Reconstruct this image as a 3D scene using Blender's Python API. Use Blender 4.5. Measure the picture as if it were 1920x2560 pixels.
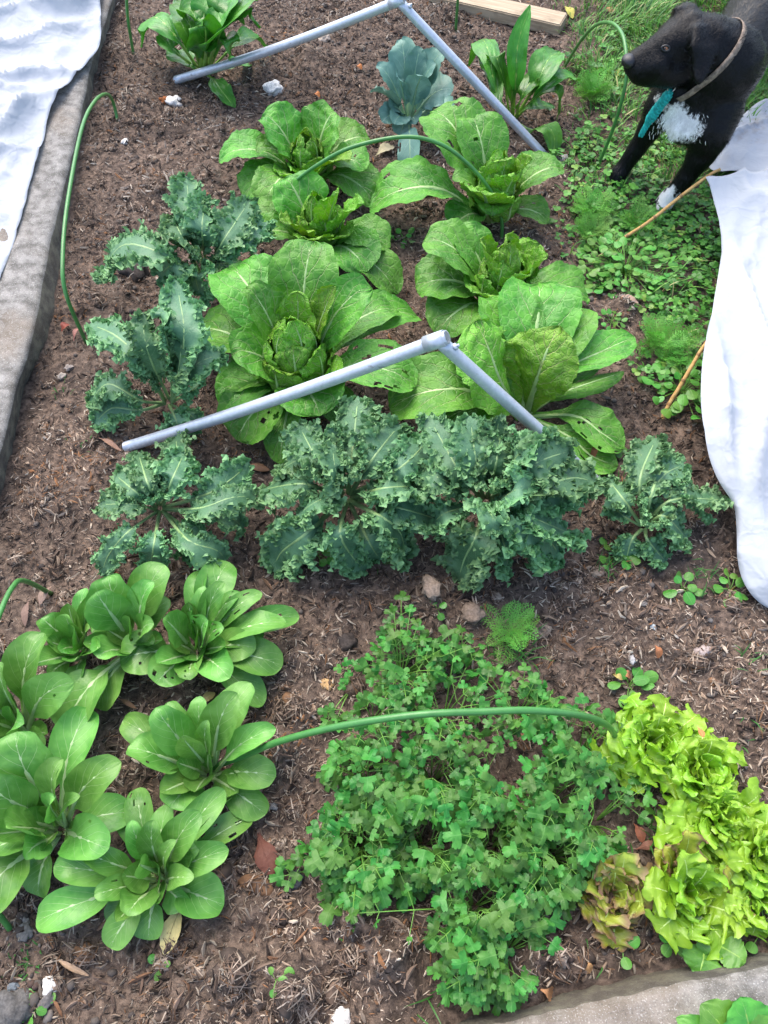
import bpy, bmesh, math, random
import numpy as np
from mathutils import Vector, Matrix
from mathutils.bvhtree import BVHTree

for o in list(bpy.data.objects): bpy.data.objects.remove(o)
scene = bpy.context.scene
COL = scene.collection
random.seed(7); RNG = np.random.default_rng(7)

# ------------------------------------------------------------------ camera
CAM_H, PITCH, FPX = 1.6, 60.0, 1862.0          # metres, degrees below horizontal, focal length in photo pixels
cam_d = bpy.data.cameras.new('camera'); cam = bpy.data.objects.new('camera', cam_d); COL.objects.link(cam)
cam.location = (0, 0, CAM_H); cam.rotation_euler = (math.radians(90-PITCH), 0, 0)
cam_d.sensor_fit = 'VERTICAL'; cam_d.sensor_height = 24.0; cam_d.lens = 24.0*FPX/2560.0
cam_d.clip_start = 0.02; cam_d.clip_end = 200
scene.camera = cam

# ------------------------------------------------------------------ daylight
SUN_EL, SUN_AZ = 58.0, -28.0                    # overcast: very soft sun, high, from ahead and a little left
world = bpy.data.worlds.new('World'); scene.world = world; world.use_nodes = True
wn = world.node_tree.nodes; wl = world.node_tree.links
sky = wn.new('ShaderNodeTexSky'); sky.sky_type = 'NISHITA'; sky.sun_disc = False
sky.sun_elevation = math.radians(SUN_EL); sky.sun_rotation = math.radians(SUN_AZ)
sky.air_density = 1.0; sky.dust_density = 3.0; sky.ozone_density = 0.6
bg = wn['Background']; bg.inputs['Strength'].default_value = 0.15
wl.new(sky.outputs['Color'], bg.inputs['Color'])
sun_d = bpy.data.lights.new('sun', 'SUN'); sun_o = bpy.data.objects.new('sun', sun_d); COL.objects.link(sun_o)
sun_d.energy = 1.1; sun_d.angle = math.radians(55); sun_d.color = (1.0, 0.95, 0.88)
az, el = math.radians(SUN_AZ), math.radians(SUN_EL)
sdir = Vector((math.sin(az)*math.cos(el), math.cos(az)*math.cos(el), math.sin(el)))
sun_o.rotation_euler = sdir.to_track_quat('Z', 'Y').to_euler()
vs = scene.view_settings; vs.view_transform = 'Standard'; vs.look = 'None'; vs.gamma = 1.0
vs.exposure = 1.58; vs.use_curve_mapping = False

# ------------------------------------------------------------------ measuring the photograph
_c, _s = math.cos(math.radians(PITCH)), math.sin(math.radians(PITCH))
FWD = np.array([0, _c, -_s]); UPV = np.array([0, _s, _c]); RGT = np.array([1.0, 0, 0]); EYE = np.array([0, 0, CAM_H])
def ray(px, py): return FWD + RGT*((px-960)/FPX) - UPV*((py-1280)/FPX)
def at(px, py, z=0.0):
    d = ray(px, py); return EYE + d*((z-CAM_H)/d[2])
def mpp(p): return float(np.dot(np.asarray(p)-EYE, FWD))/FPX          # metres per photo pixel at a point
def in_vplane(px, py, A, B):
    n = np.cross(B-A, [0, 0, 1]); d = ray(px, py)
    return EYE + d*(np.dot(A-EYE, n)/np.dot(d, n))

# ------------------------------------------------------------------ value noise
_perm = np.random.default_rng(3).random((256, 256))
def vnoise(x, y):
    x = np.asarray(x, float); y = np.asarray(y, float)
    xi = np.floor(x).astype(int); yi = np.floor(y).astype(int)
    fx = x-xi; fy = y-yi; fx = fx*fx*(3-2*fx); fy = fy*fy*(3-2*fy)
    g = lambda i, j: _perm[i & 255, j & 255]
    a = g(xi, yi)*(1-fx)+g(xi+1, yi)*fx; b = g(xi, yi+1)*(1-fx)+g(xi+1, yi+1)*fx
    return (a*(1-fy)+b*fy)*2-1
def sstep(a, b, x):
    t = np.clip((np.asarray(x, float)-a)/(b-a), 0, 1); return t*t*(3-2*t)

# ------------------------------------------------------------------ scene-graph helpers
def mesh_np(name, V, Q=None, T=None, mats=(), qmat=None, tmat=None, uv=None, col=None, smooth=True):
    me = bpy.data.meshes.new(name)
    V = np.ascontiguousarray(V, dtype=np.float32)
    Q = np.zeros((0, 4), np.int32) if Q is None or len(Q) == 0 else np.asarray(Q, np.int32)
    T = np.zeros((0, 3), np.int32) if T is None or len(T) == 0 else np.asarray(T, np.int32)
    me.vertices.add(len(V)); me.vertices.foreach_set('co', V.ravel())
    loops = np.concatenate([Q.ravel(), T.ravel()]).astype(np.int32)
    nq, nt = len(Q), len(T)
    me.loops.add(len(loops)); me.loops.foreach_set('vertex_index', loops)
    me.polygons.add(nq+nt)
    st = np.concatenate([np.arange(nq)*4, nq*4+np.arange(nt)*3]).astype(np.int32)
    me.polygons.foreach_set('loop_start', st)
    mi = np.concatenate([np.zeros(nq, np.int32) if qmat is None else np.asarray(qmat, np.int32),
                         np.zeros(nt, np.int32) if tmat is None else np.asarray(tmat, np.int32)]).astype(np.int32)
    for m in mats: me.materials.append(m)
    me.polygons.foreach_set('material_index', mi)
    me.polygons.foreach_set('use_smooth', np.full(nq+nt, smooth))
    if uv is not None:
        l = me.uv_layers.new(name='UVMap')
        l.data.foreach_set('uv', np.asarray(uv, np.float32)[loops].ravel())
    if col is not None:
        c = np.ones((len(V), 4), np.float32); c[:, :3] = col
        a = me.color_attributes.new('Col', 'FLOAT_COLOR', 'POINT'); a.data.foreach_set('color', c.ravel())
    me.update(calc_edges=True)
    return me
def link(name, me, parent=None, loc=None):
    o = bpy.data.objects.new(name, me); COL.objects.link(o)
    if parent is not None: o.parent = parent
    if loc is not None: o.location = loc
    return o
def tag(o, label=None, cat=None, group=None, kind=None):
    if label: o['label'] = label
    if cat: o['category'] = cat
    if group: o['group'] = group
    if kind: o['kind'] = kind
    return o
def thing(name, label, cat, loc, group=None):
    o = bpy.data.objects.new(name, None); COL.objects.link(o); o.location = loc; o.empty_display_size = .05
    return tag(o, label, cat, group)

def crom(P, u):
    """Catmull-Rom through P (n,3), sampled at u in [0,1] (arc-length-ish)."""
    P = np.asarray(P, float); u = np.asarray(u, float)
    if len(P) == 2: return P[0]+(P[1]-P[0])*u[:, None]
    E = np.vstack([2*P[0]-P[1], P, 2*P[-1]-P[-2]])
    L = np.concatenate([[0], np.cumsum(np.linalg.norm(np.diff(P, axis=0), axis=1))]); L /= L[-1]
    i = np.clip(np.searchsorted(L, u, side='right')-1, 0, len(P)-2)
    t = ((u-L[i])/(L[i+1]-L[i]))[:, None]
    a, b, c, d = E[i], E[i+1], E[i+2], E[i+3]
    return .5*((2*b)+(-a+c)*t+(2*a-5*b+4*c-d)*t**2+(-a+3*b-3*c+d)*t**3)
def tube(P, R, ns=10, cap=True):
    """verts, quads, tris of a tube along points P with radii R."""
    P = np.asarray(P, float); n = len(P); R = np.broadcast_to(np.asarray(R, float), (n,))
    t = np.gradient(P, axis=0); t /= np.linalg.norm(t, axis=1)[:, None]+1e-12
    ref = np.array([0, 0, 1.0]) if abs(t[0][2]) < .9 else np.array([1.0, 0, 0])
    N = np.zeros_like(P); v = np.cross(t[0], ref); v /= np.linalg.norm(v)
    for k in range(n):
        v = v-t[k]*np.dot(v, t[k]); v /= np.linalg.norm(v); N[k] = v
    B = np.cross(t, N); a = np.linspace(0, 2*np.pi, ns, endpoint=False)
    V = (P[:, None]+R[:, None, None]*(N[:, None]*np.cos(a)[None, :, None]+B[:, None]*np.sin(a)[None, :, None])).reshape(-1, 3)
    i = np.arange(n-1)[:, None]*ns; j = np.arange(ns)[None]; k = (j+1) % ns
    Q = np.stack([i+j, i+k, i+ns+k, i+ns+j], -1).reshape(-1, 4)
    T = []
    if cap:
        V = np.vstack([V, P[0], P[-1]]); c0, c1 = n*ns, n*ns+1
        for q in range(ns):
            T.append((c0, (q+1) % ns, q)); T.append((c1, (n-1)*ns+q, (n-1)*ns+(q+1) % ns))
    return V, Q, np.array(T, int).reshape(-1, 3)
def join(parts):
    """join (V,Q,T) tuples"""
    V, Q, T, o = [], [], [], 0
    for v, q, t in parts:
        V.append(v); o2 = o
        if q is not None and len(q): Q.append(np.asarray(q)+o2)
        if t is not None and len(t): T.append(np.asarray(t)+o2)
        o += len(v)
    return np.vstack(V), (np.vstack(Q) if Q else None), (np.vstack(T) if T else None)
def bm_np(bm):
    bmesh.ops.triangulate(bm, faces=bm.faces)
    V = np.array([v.co[:] for v in bm.verts]); T = np.array([[v.index for v in f.verts] for f in bm.faces]); bm.free(); return V, T
def ico(sub):
    bm = bmesh.new(); bmesh.ops.create_icosphere(bm, subdivisions=sub, radius=1); bm.verts.index_update(); return bm_np(bm)
def box(x0, x1, y0, y1, z0, z1):
    V = np.array([(x, y, z) for x in (x0, x1) for y in (y0, y1) for z in (z0, z1)])
    Q = np.array([(0, 1, 3, 2), (4, 6, 7, 5), (0, 4, 5, 1), (2, 3, 7, 6), (0, 2, 6, 4), (1, 5, 7, 3)])
    return V, Q, None

# ------------------------------------------------------------------ materials
class NT:
    def __init__(s, name):
        s.m = bpy.data.materials.new(name); s.m.use_nodes = True
        s.n = s.m.node_tree.nodes; s.l = s.m.node_tree.links; s.b = s.n['Principled BSDF']; s.out = s.n['Material Output']
    def set(s, inp, v):
        if hasattr(v, 'is_output') and v.is_output: s.l.new(v, inp)
        elif isinstance(v, tuple) and len(v) == 3 and inp.type == 'RGBA': inp.default_value = (*v, 1)
        else: inp.default_value = v
    def math(s, op, a, b=0.0, c=None, clamp=False):
        x = s.n.new('ShaderNodeMath'); x.operation = op; x.use_clamp = clamp
        s.set(x.inputs[0], a); s.set(x.inputs[1], b)
        if c is not None: s.set(x.inputs[2], c)
        return x.outputs[0]
    def ss(s, v, a, b, lo=0.0, hi=1.0):
        x = s.n.new('ShaderNodeMapRange'); x.interpolation_type = 'SMOOTHSTEP'
        s.set(x.inputs[0], v); s.set(x.inputs[1], a); s.set(x.inputs[2], b); s.set(x.inputs[3], lo); s.set(x.inputs[4], hi)
        return x.outputs[0]
    def mix(s, f, a, b, mode='MIX'):
        x = s.n.new('ShaderNodeMix'); x.data_type = 'RGBA'; x.blend_type = mode
        s.set(x.inputs[0], f); s.set(x.inputs[6], a); s.set(x.inputs[7], b); return x.outputs[2]
    def noise(s, scale, detail=3.0, rough=.55, vec=None, dist=0.0):
        x = s.n.new('ShaderNodeTexNoise'); x.inputs['Scale'].default_value = scale; x.inputs['Detail'].default_value = detail
        x.inputs['Roughness'].default_value = rough; x.inputs['Distortion'].default_value = dist
        if vec is None:
            vec = s.geo()
        s.l.new(vec, x.inputs['Vector']); return x.outputs['Fac']
    def geo(s):
        g = s.n.new('ShaderNodeNewGeometry'); return g.outputs['Position']
    def objc(s):
        g = s.n.new('ShaderNodeTexCoord'); return g.outputs['Object']
    def rnd(s):
        g = s.n.new('ShaderNodeObjectInfo'); return g.outputs['Random']
    def col(s):
        g = s.n.new('ShaderNodeVertexColor'); g.layer_name = 'Col'; return g.outputs['Color']
    def bump(s, h, strength=.5, dist=.002):
        x = s.n.new('ShaderNodeBump'); x.inputs['Strength'].default_value = strength; x.inputs['Distance'].default_value = dist
        s.l.new(h, x.inputs['Height']); return x.outputs['Normal']
    def hsv(s, c, val=1.0, hue=.5, sat=1.0):
        x = s.n.new('ShaderNodeHueSaturation'); s.set(x.inputs['Hue'], hue); s.set(x.inputs['Saturation'], sat); s.set(x.inputs['Value'], val)
        s.set(x.inputs['Color'], c); return x.outputs[0]
    def fin(s, base, rough=.5, spec=.5, normal=None, transl=0.0, tcol=None, metal=0.0, sheen=0.0):
        s.set(s.b.inputs['Base Color'], base); s.set(s.b.inputs['Roughness'], rough); s.set(s.b.inputs['Specular IOR Level'], spec)
        s.set(s.b.inputs['Metallic'], metal); s.set(s.b.inputs['Sheen Weight'], sheen)
        if normal is not None: s.l.new(normal, s.b.inputs['Normal'])
        if transl > 0:
            t = s.n.new('ShaderNodeBsdfTranslucent'); s.set(t.inputs['Color'], base if tcol is None else tcol)
            if normal is not None: s.l.new(normal, t.inputs['Normal'])
            mx = s.n.new('ShaderNodeMixShader'); mx.inputs[0].default_value = transl
            s.l.new(s.b.outputs[0], mx.inputs[1]); s.l.new(t.outputs[0], mx.inputs[2]); s.l.new(mx.outputs[0], s.out.inputs['Surface'])
        return s.m

def leaf_mat(name, dark, light, vein, nv=7, slope=2.2, vw=.10, midw=.05, edge=None, rough=.38, spec=.5, transl=.16,
             crinkle=.5, cscale=60., pet=None, petcol=None, vstr=.8, hvar=.02, vvar=.30, retic=.0):
    k = NT(name)
    u = k.n.new('ShaderNodeUVMap').outputs[0]; sp = k.n.new('ShaderNodeSeparateXYZ'); k.l.new(u, sp.inputs[0])
    U, Vv = sp.outputs[0], sp.outputs[1]
    c = k.math('MULTIPLY_ADD', U, 2.0, -1.0); a = k.math('ABSOLUTE', c)
    n1 = k.noise(18, 3); n2 = k.noise(cscale, 4, .6, dist=.6)
    base = k.mix(k.ss(n1, .35, .65), dark, light)
    base = k.mix(k.ss(n2, .35, .7, 0, .35), base, light)
    side = k.math('MULTIPLY', k.math('GREATER_THAN', c, 0.0), .37)
    s = k.math('ADD', k.math('ADD', k.math('SUBTRACT', k.math('MULTIPLY', Vv, float(nv)), k.math('MULTIPLY', a, slope)), side),
               k.math('MULTIPLY', k.math('SUBTRACT', n1, .5), .8))
    f = k.math('MULTIPLY', k.math('ABSOLUTE', k.math('SUBTRACT', k.math('FRACT', s), .5)), 2.0)
    w = k.math('MULTIPLY', k.math('SUBTRACT', 1.15, a), vw)
    lat = k.math('SUBTRACT', 1.0, k.ss(f, 0.0, w))
    lat = k.math('MULTIPLY', lat, k.ss(a, .6, 1.0, 1.0, .1))
    # finer reticulation
    vo = k.n.new('ShaderNodeTexVoronoi'); vo.feature = 'DISTANCE_TO_EDGE'; vo.inputs['Scale'].default_value = cscale*1.1
    k.l.new(k.geo(), vo.inputs['Vector'])
    ret = k.math('SUBTRACT', 1.0, k.ss(vo.outputs['Distance'], 0.0, .12))
    mw = k.math('MULTIPLY', k.math('SUBTRACT', 1.15, Vv), midw)
    mid = k.math('SUBTRACT', 1.0, k.ss(a, k.math('MULTIPLY', mw, .5), k.math('MULTIPLY', mw, 1.6)))
    vm = k.math('MAXIMUM', lat, mid)
    if edge is not None: base = k.mix(k.ss(a, .45, 1.0), base, edge)
    colr = k.mix(k.math('MULTIPLY', ret, retic), base, vein)
    colr = k.mix(k.math('MULTIPLY', vm, vstr), colr, vein)
    if pet is not None: colr = k.mix(k.ss(Vv, pet-.12, pet+.06, 1.0, 0.0), colr, petcol or vein)
    r = k.rnd()
    colr = k.hsv(colr, val=k.math('MULTIPLY_ADD', r, vvar, 1.0-vvar/2), hue=k.math('MULTIPLY_ADD', r, hvar, .5-hvar/2))
    h = k.math('SUBTRACT', k.math('MULTIPLY', n2, .9), k.math('MULTIPLY', vm, .5))
    h = k.math('SUBTRACT', h, k.math('MULTIPLY', ret, retic*1.2))
    nm = k.bump(h, crinkle, .005)
    rg = k.ss(n1, .3, .7, rough-.07, rough+.08)
    return k.fin(colr, rg, spec, nm, transl, k.hsv(colr, val=1.25, sat=1.1))
def plain(name, c, rough=.5, spec=.5, var=.25, scale=30, bumps=0, transl=0, metal=0, c2=None, obj=True, bdist=.002):
    k = NT(name); n = k.noise(scale, 5, .6, vec=k.objc() if obj else None)
    col = k.mix(k.ss(n, .3, .7), tuple(x*(1-var) for x in c), c2 or tuple(x*(1+var) for x in c))
    return k.fin(col, rough, spec, k.bump(n, bumps, bdist) if bumps else None, transl, metal=metal)
def colmat(name, rough=.8, spec=.25, transl=0, bumps=.4, scale=400):
    k = NT(name); n = k.noise(scale, 3); c = k.mix(k.math('MULTIPLY', n, .6), k.col(), k.hsv(k.col(), val=.6))
    return k.fin(c, rough, spec, k.bump(n, bumps, .001), transl)

PALE = (.52, .60, .36)
M = {}
M['cab'] = leaf_mat('napa_leaf', (.052, .205, .020), (.110, .325, .034), (.42, .56, .24), 6, 2.6, .13, .045, crinkle=.9, cscale=42, rough=.44, spec=.32, retic=.12)
M['cabin'] = leaf_mat('napa_heart_leaf', (.095, .285, .020), (.170, .390, .036), (.46, .58, .20), 7, 2.2, .15, .07, crinkle=1., cscale=55, rough=.44, spec=.32, retic=.20)
M['cabrib'] = plain('napa_rib', (.32, .47, .18), .4, var=.12)
M['kale'] = leaf_mat('kale_leaf', (.066, .165, .082), (.108, .230, .118), (.22, .38, .18), 8, 1.4, .06, .022, edge=(.170, .340, .140), rough=.5, spec=.35,
                     crinkle=.5, cscale=80, transl=.12, vstr=.55, hvar=.03, vvar=.35)
M['kalerib'] = plain('kale_rib', (.22, .35, .14), .45, var=.15)
M['broc'] = leaf_mat('broccoli_leaf', (.10, .22, .17), (.15, .29, .23), (.36, .48, .40), 6, 1.7, .06, .05, rough=.5, spec=.35, crinkle=.25, transl=.12, vstr=.6)
M['brocrib'] = plain('broccoli_rib', (.26, .42, .24), .45, var=.12)
M['spin'] = leaf_mat('spinach_leaf', (.036, .165, .014), (.075, .260, .026), (.22, .42, .08), 6, 2.2, .10, .06, rough=.36, spec=.45, crinkle=.55, cscale=35, vstr=.45)
M['spinrib'] = plain('spinach_rib', (.20, .36, .06), .35, var=.15)
M['bok'] = leaf_mat('bok_choy_leaf', (.078, .240, .036), (.158, .360, .070), (.40, .56, .26), 8, 2.6, .075, .035, rough=.38, spec=.38, crinkle=.35, cscale=45,
                    pet=.30, petcol=(.36, .52, .20), vstr=.7, vvar=.35)
M['bokrib'] = plain('bok_choy_rib', (.36, .51, .24), .38, var=.12)
M['lett'] = leaf_mat('lettuce_leaf', (.185, .385, .018), (.280, .490, .040), (.50, .66, .18), 5, 1.6, .06, .05, rough=.36, spec=.45, crinkle=.35, cscale=60,
                     transl=.25, vstr=.5, vvar=.25)
M['lettrib'] = plain('lettuce_rib', (.46, .62, .18), .4, var=.1)
M['red'] = leaf_mat('red_lettuce_leaf', (.28, .34, .035), (.36, .42, .06), (.46, .50, .16), 5, 1.6, .06, .05, edge=(.26, .165, .085), rough=.4, spec=.45, crinkle=.4,
                    transl=.3, vstr=.4, vvar=.35, hvar=.05)
M['cil'] = leaf_mat('coriander_leaf', (.032, .148, .021), (.080, .240, .038), (.20, .40, .12), 4, 2., .05, .03, rough=.45, spec=.35, crinkle=.2, transl=.2, vstr=.25,
                    vvar=.6, hvar=.045)
M['cilstem'] = plain('coriander_stem', (.13, .30, .045), .4, var=.2)
M['weed'] = leaf_mat('weed_leaf', (.060, .215, .026), (.11, .31, .040), (.25, .42, .14), 5, 2, .06, .05, rough=.42, crinkle=.35, transl=.2, vstr=.4, vvar=.4, hvar=.04)
M['grass'] = colmat('grass_blade', .45, .4, .25, 0)

# ------------------------------------------------------------------ soil height
LUMPS = []
for (x, y, r, h) in [(850, 1985, 55, .030), (835, 2080, 60, .026), (720, 2470, 80, .040), (960, 2460, 75, .035), (1000, 2330, 70, .03), (880, 2290, 70, .035),
                     (1180, 2290, 60, .03), (1330, 2400, 90, .03), (1450, 2330, 70, .028), (600, 2440, 70, .03), (1080, 1515, 45, .03), (1180, 1545, 40, .02),
                     (640, 180, 40, .02), (560, 330, 60, .02), (440, 300, 50, .02), (430, 480, 60, .018), (770, 150, 45, .022), (840, 60, 45, .02), (1100, 40, 40, .02),
                     (1560, 770, 50, .025), (1640, 1740, 30, .02), (760, 1780, 60, .02), (700, 1700, 60, .015), (780, 1650, 50, .015), (1560, 1660, 50, .02), (330, 250, 50, .02)]:
    p = at(x, y); LUMPS.append((p[0], p[1], r*mpp(p), h*1.35))
lr = np.random.default_rng(11)
for q in range(260):
    x, y = lr.uniform(100, 1750), lr.uniform(0, 2600)
    if 1400 < x and y < 1100: continue
    p = at(x, y); big = 1.0 if y > 1850 else .55
    LUMPS.append((p[0], p[1], lr.uniform(.02, .05), lr.uniform(.008, .026)*big))
LUMPS = np.array(LUMPS)
def soil_h(x, y, lumps=True):
    x = np.asarray(x, float); y = np.asarray(y, float)
    h = .011*vnoise(x*5+3, y*5)+.009*vnoise(x*14, y*14+5)+.006*vnoise(x*37, y*37)
    if lumps:
        for (lx, ly, r, hh) in LUMPS:
            d2 = ((x-lx)**2+(y-ly)**2)/(r*r)
            h = h+hh*np.exp(-d2*1.3)*(1+.5*vnoise(x*45, y*45)+.3*vnoise(x*90, y*90))
    return h
# edge between bed soil and lawn (world x as a function of y)
_lb = np.array([at(*p) for p in [(1180, -160), (1330, -40), (1405, 60), (1410, 130), (1400, 200), (1430, 300), (1440, 430), (1440, 600), (1490, 720), (1600, 800), (1610, 930), (1650, 1010), (1800, 1060), (1990, 1120)]])
def lawn_in(x, y):
    """signed distance-like: > 0 inside the lawn"""
    o = np.argsort(_lb[:, 1]); xb = np.interp(y, _lb[o, 1], _lb[o, 0])
    return np.asarray(x)-xb+.05*vnoise(np.asarray(x)*8, np.asarray(y)*8)

# ------------------------------------------------------------------ setting: ground
def soil_material():
    k = NT('soil'); n1 = k.noise(7, 4); n2 = k.noise(60, 5, .65); n3 = k.noise(260, 4, .7)
    c = k.mix(k.ss(n2, .3, .72), (.045, .033, .027), (.220, .160, .122))
    c = k.mix(k.ss(n1, .45, .7, 0, .5), c, (.075, .058, .048))
    c = k.mix(k.ss(n3, .58, .75, 0, .65), c, (.34, .26, .19))
    c = k.mix(k.ss(n3, .28, .42, .6, 0), c, (.022, .016, .014))
    h = k.math('ADD', k.math('MULTIPLY', n2, 1.0), k.math('MULTIPLY', n3, .6))
    return k.fin(c, .9, .15, k.bump(h, .8, .008))
X0, X1, Y0, Y1 = -1.75, 2.0, -.42, 4.3
nx, ny = 300, 370
gx, gy = np.meshgrid(np.linspace(X0, X1, nx), np.linspace(Y0, Y1, ny))
gz = soil_h(gx, gy)+.002*vnoise(gx*110, gy*110)
V = np.stack([gx, gy, gz], -1).reshape(-1, 3)
i = (np.arange(ny-1)[:, None]*nx+np.arange(nx-1)[None]).ravel()
Q = np.stack([i, i+1, i+nx+1, i+nx], -1)
M['soil'] = soil_material()
tag(link('soil', mesh_np('soil', V, Q, mats=[M['soil']])), kind='structure')
M['far'] = plain('lawn_ground', (.045, .065, .02), .9, .1, var=.5, scale=6, obj=False)
V, Q, _ = box(-25, 25, -20, 40, -.5, -.06)
tag(link('ground', mesh_np('ground', V, Q, mats=[M['far']], smooth=False)), kind='structure')

# concrete edgings
def concrete():
    k = NT('concrete'); n1 = k.noise(3.5, 5); n2 = k.noise(26, 5, .65); n3 = k.noise(330, 3, .6)
    c = k.mix(k.ss(n2, .3, .7), (.11, .104, .093), (.30, .287, .265))
    c = k.mix(k.ss(n1, .48, .66, 0, .55), c, (.21, .165, .12))
    c = k.mix(k.ss(n3, .56, .7, 0, .6), c, (.52, .51, .48))
    c = k.mix(k.ss(n3, .3, .42, .6, 0), c, (.09, .085, .075))
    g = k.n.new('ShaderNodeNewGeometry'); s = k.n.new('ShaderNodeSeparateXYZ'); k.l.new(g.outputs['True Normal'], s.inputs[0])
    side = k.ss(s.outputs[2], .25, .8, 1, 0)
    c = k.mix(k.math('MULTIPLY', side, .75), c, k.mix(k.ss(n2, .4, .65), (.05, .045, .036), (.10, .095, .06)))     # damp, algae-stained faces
    return k.fin(c, .85, .2, k.bump(k.math('ADD', n3, n2), .6, .004))
M['conc'] = concrete()
def edging(name, foot, top, zt, width, label, outdir):
    """foot/top: matching world polylines of the inner foot and inner top edge"""
    n = 90; u = np.linspace(0, 1, n)
    F = crom(foot, u); Tp = crom(top, u); od = np.asarray(outdir, float)
    F[:, :2] += (F-Tp)[:, :2]*(.08/zt); F[:, 2] = -.08; Tp[:, 2] = zt
    wob = .004*vnoise(u*70, u*0)[:, None]*od; 
    rows = [F+wob, Tp+wob*.6+np.array([0, 0, -.012]), Tp+od*.010+wob+np.array([0, 0, -.002])]
    for q in range(1, 9):
        w = width*q/8.0
        r = Tp+od*w; r[:, 2] = zt+.004*vnoise(r[:, 0]*14, r[:, 1]*14)+.0015*vnoise(r[:, 0]*90, r[:, 1]*90); rows.append(r)
    r = Tp+od*(width+.01); r[:, 2] = zt-.012; rows.append(r.copy()); r[:, 2] = -.08; rows.append(r)
    V = np.stack(rows, 1).reshape(-1, 3); m = len(rows)
    i = (np.arange(n-1)[:, None]*m+np.arange(m-1)[None]).ravel()
    Q = np.stack([i, i+1, i+m+1, i+m], -1)
    e0 = list(range(m)); e1 = [(n-1)*m+q for q in range(m)]
    o = V.mean(0); o[2] = 0
    me = mesh_np(name, V-o, Q, mats=[M['conc']])
    ob = link(name, me, loc=o); tag(ob, label, 'concrete edging'); return ob
lf = [at(*p) for p in [(330, -160), (281, 35), (252, 133), (225, 250), (156, 617), (124, 820), (58, 970), (17, 1179), (-60, 1420), (-120, 1700)]]
lt = [at(*p, .075) for p in [(322, -180), (272, 12), (229, 139), (191, 324), (119, 617), (75, 849), (35, 970), (6, 1092), (-80, 1400), (-150, 1690)]]
edging('concrete_edging', lf, lt, .075, .24, 'long weathered concrete edging along the left side of the bed, partly under white fleece', (-1, .12, 0))
bf = [at(*p) for p in [(300, 2822), (890, 2632), (1142, 2552), (1358, 2488), (1590, 2440), (1916, 2376), (2297, 2303)]]
bt = [at(*p, .09) for p in [(392, 2802), (966, 2622), (1232, 2563), (1481, 2508), (1712, 2458), (1920, 2415), (2330, 2328)]]
edging('concrete_edging', bf, bt, .09, .16, 'grey rough concrete edging across the bottom right corner, below the lettuces', (-.1, -1, 0))

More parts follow.
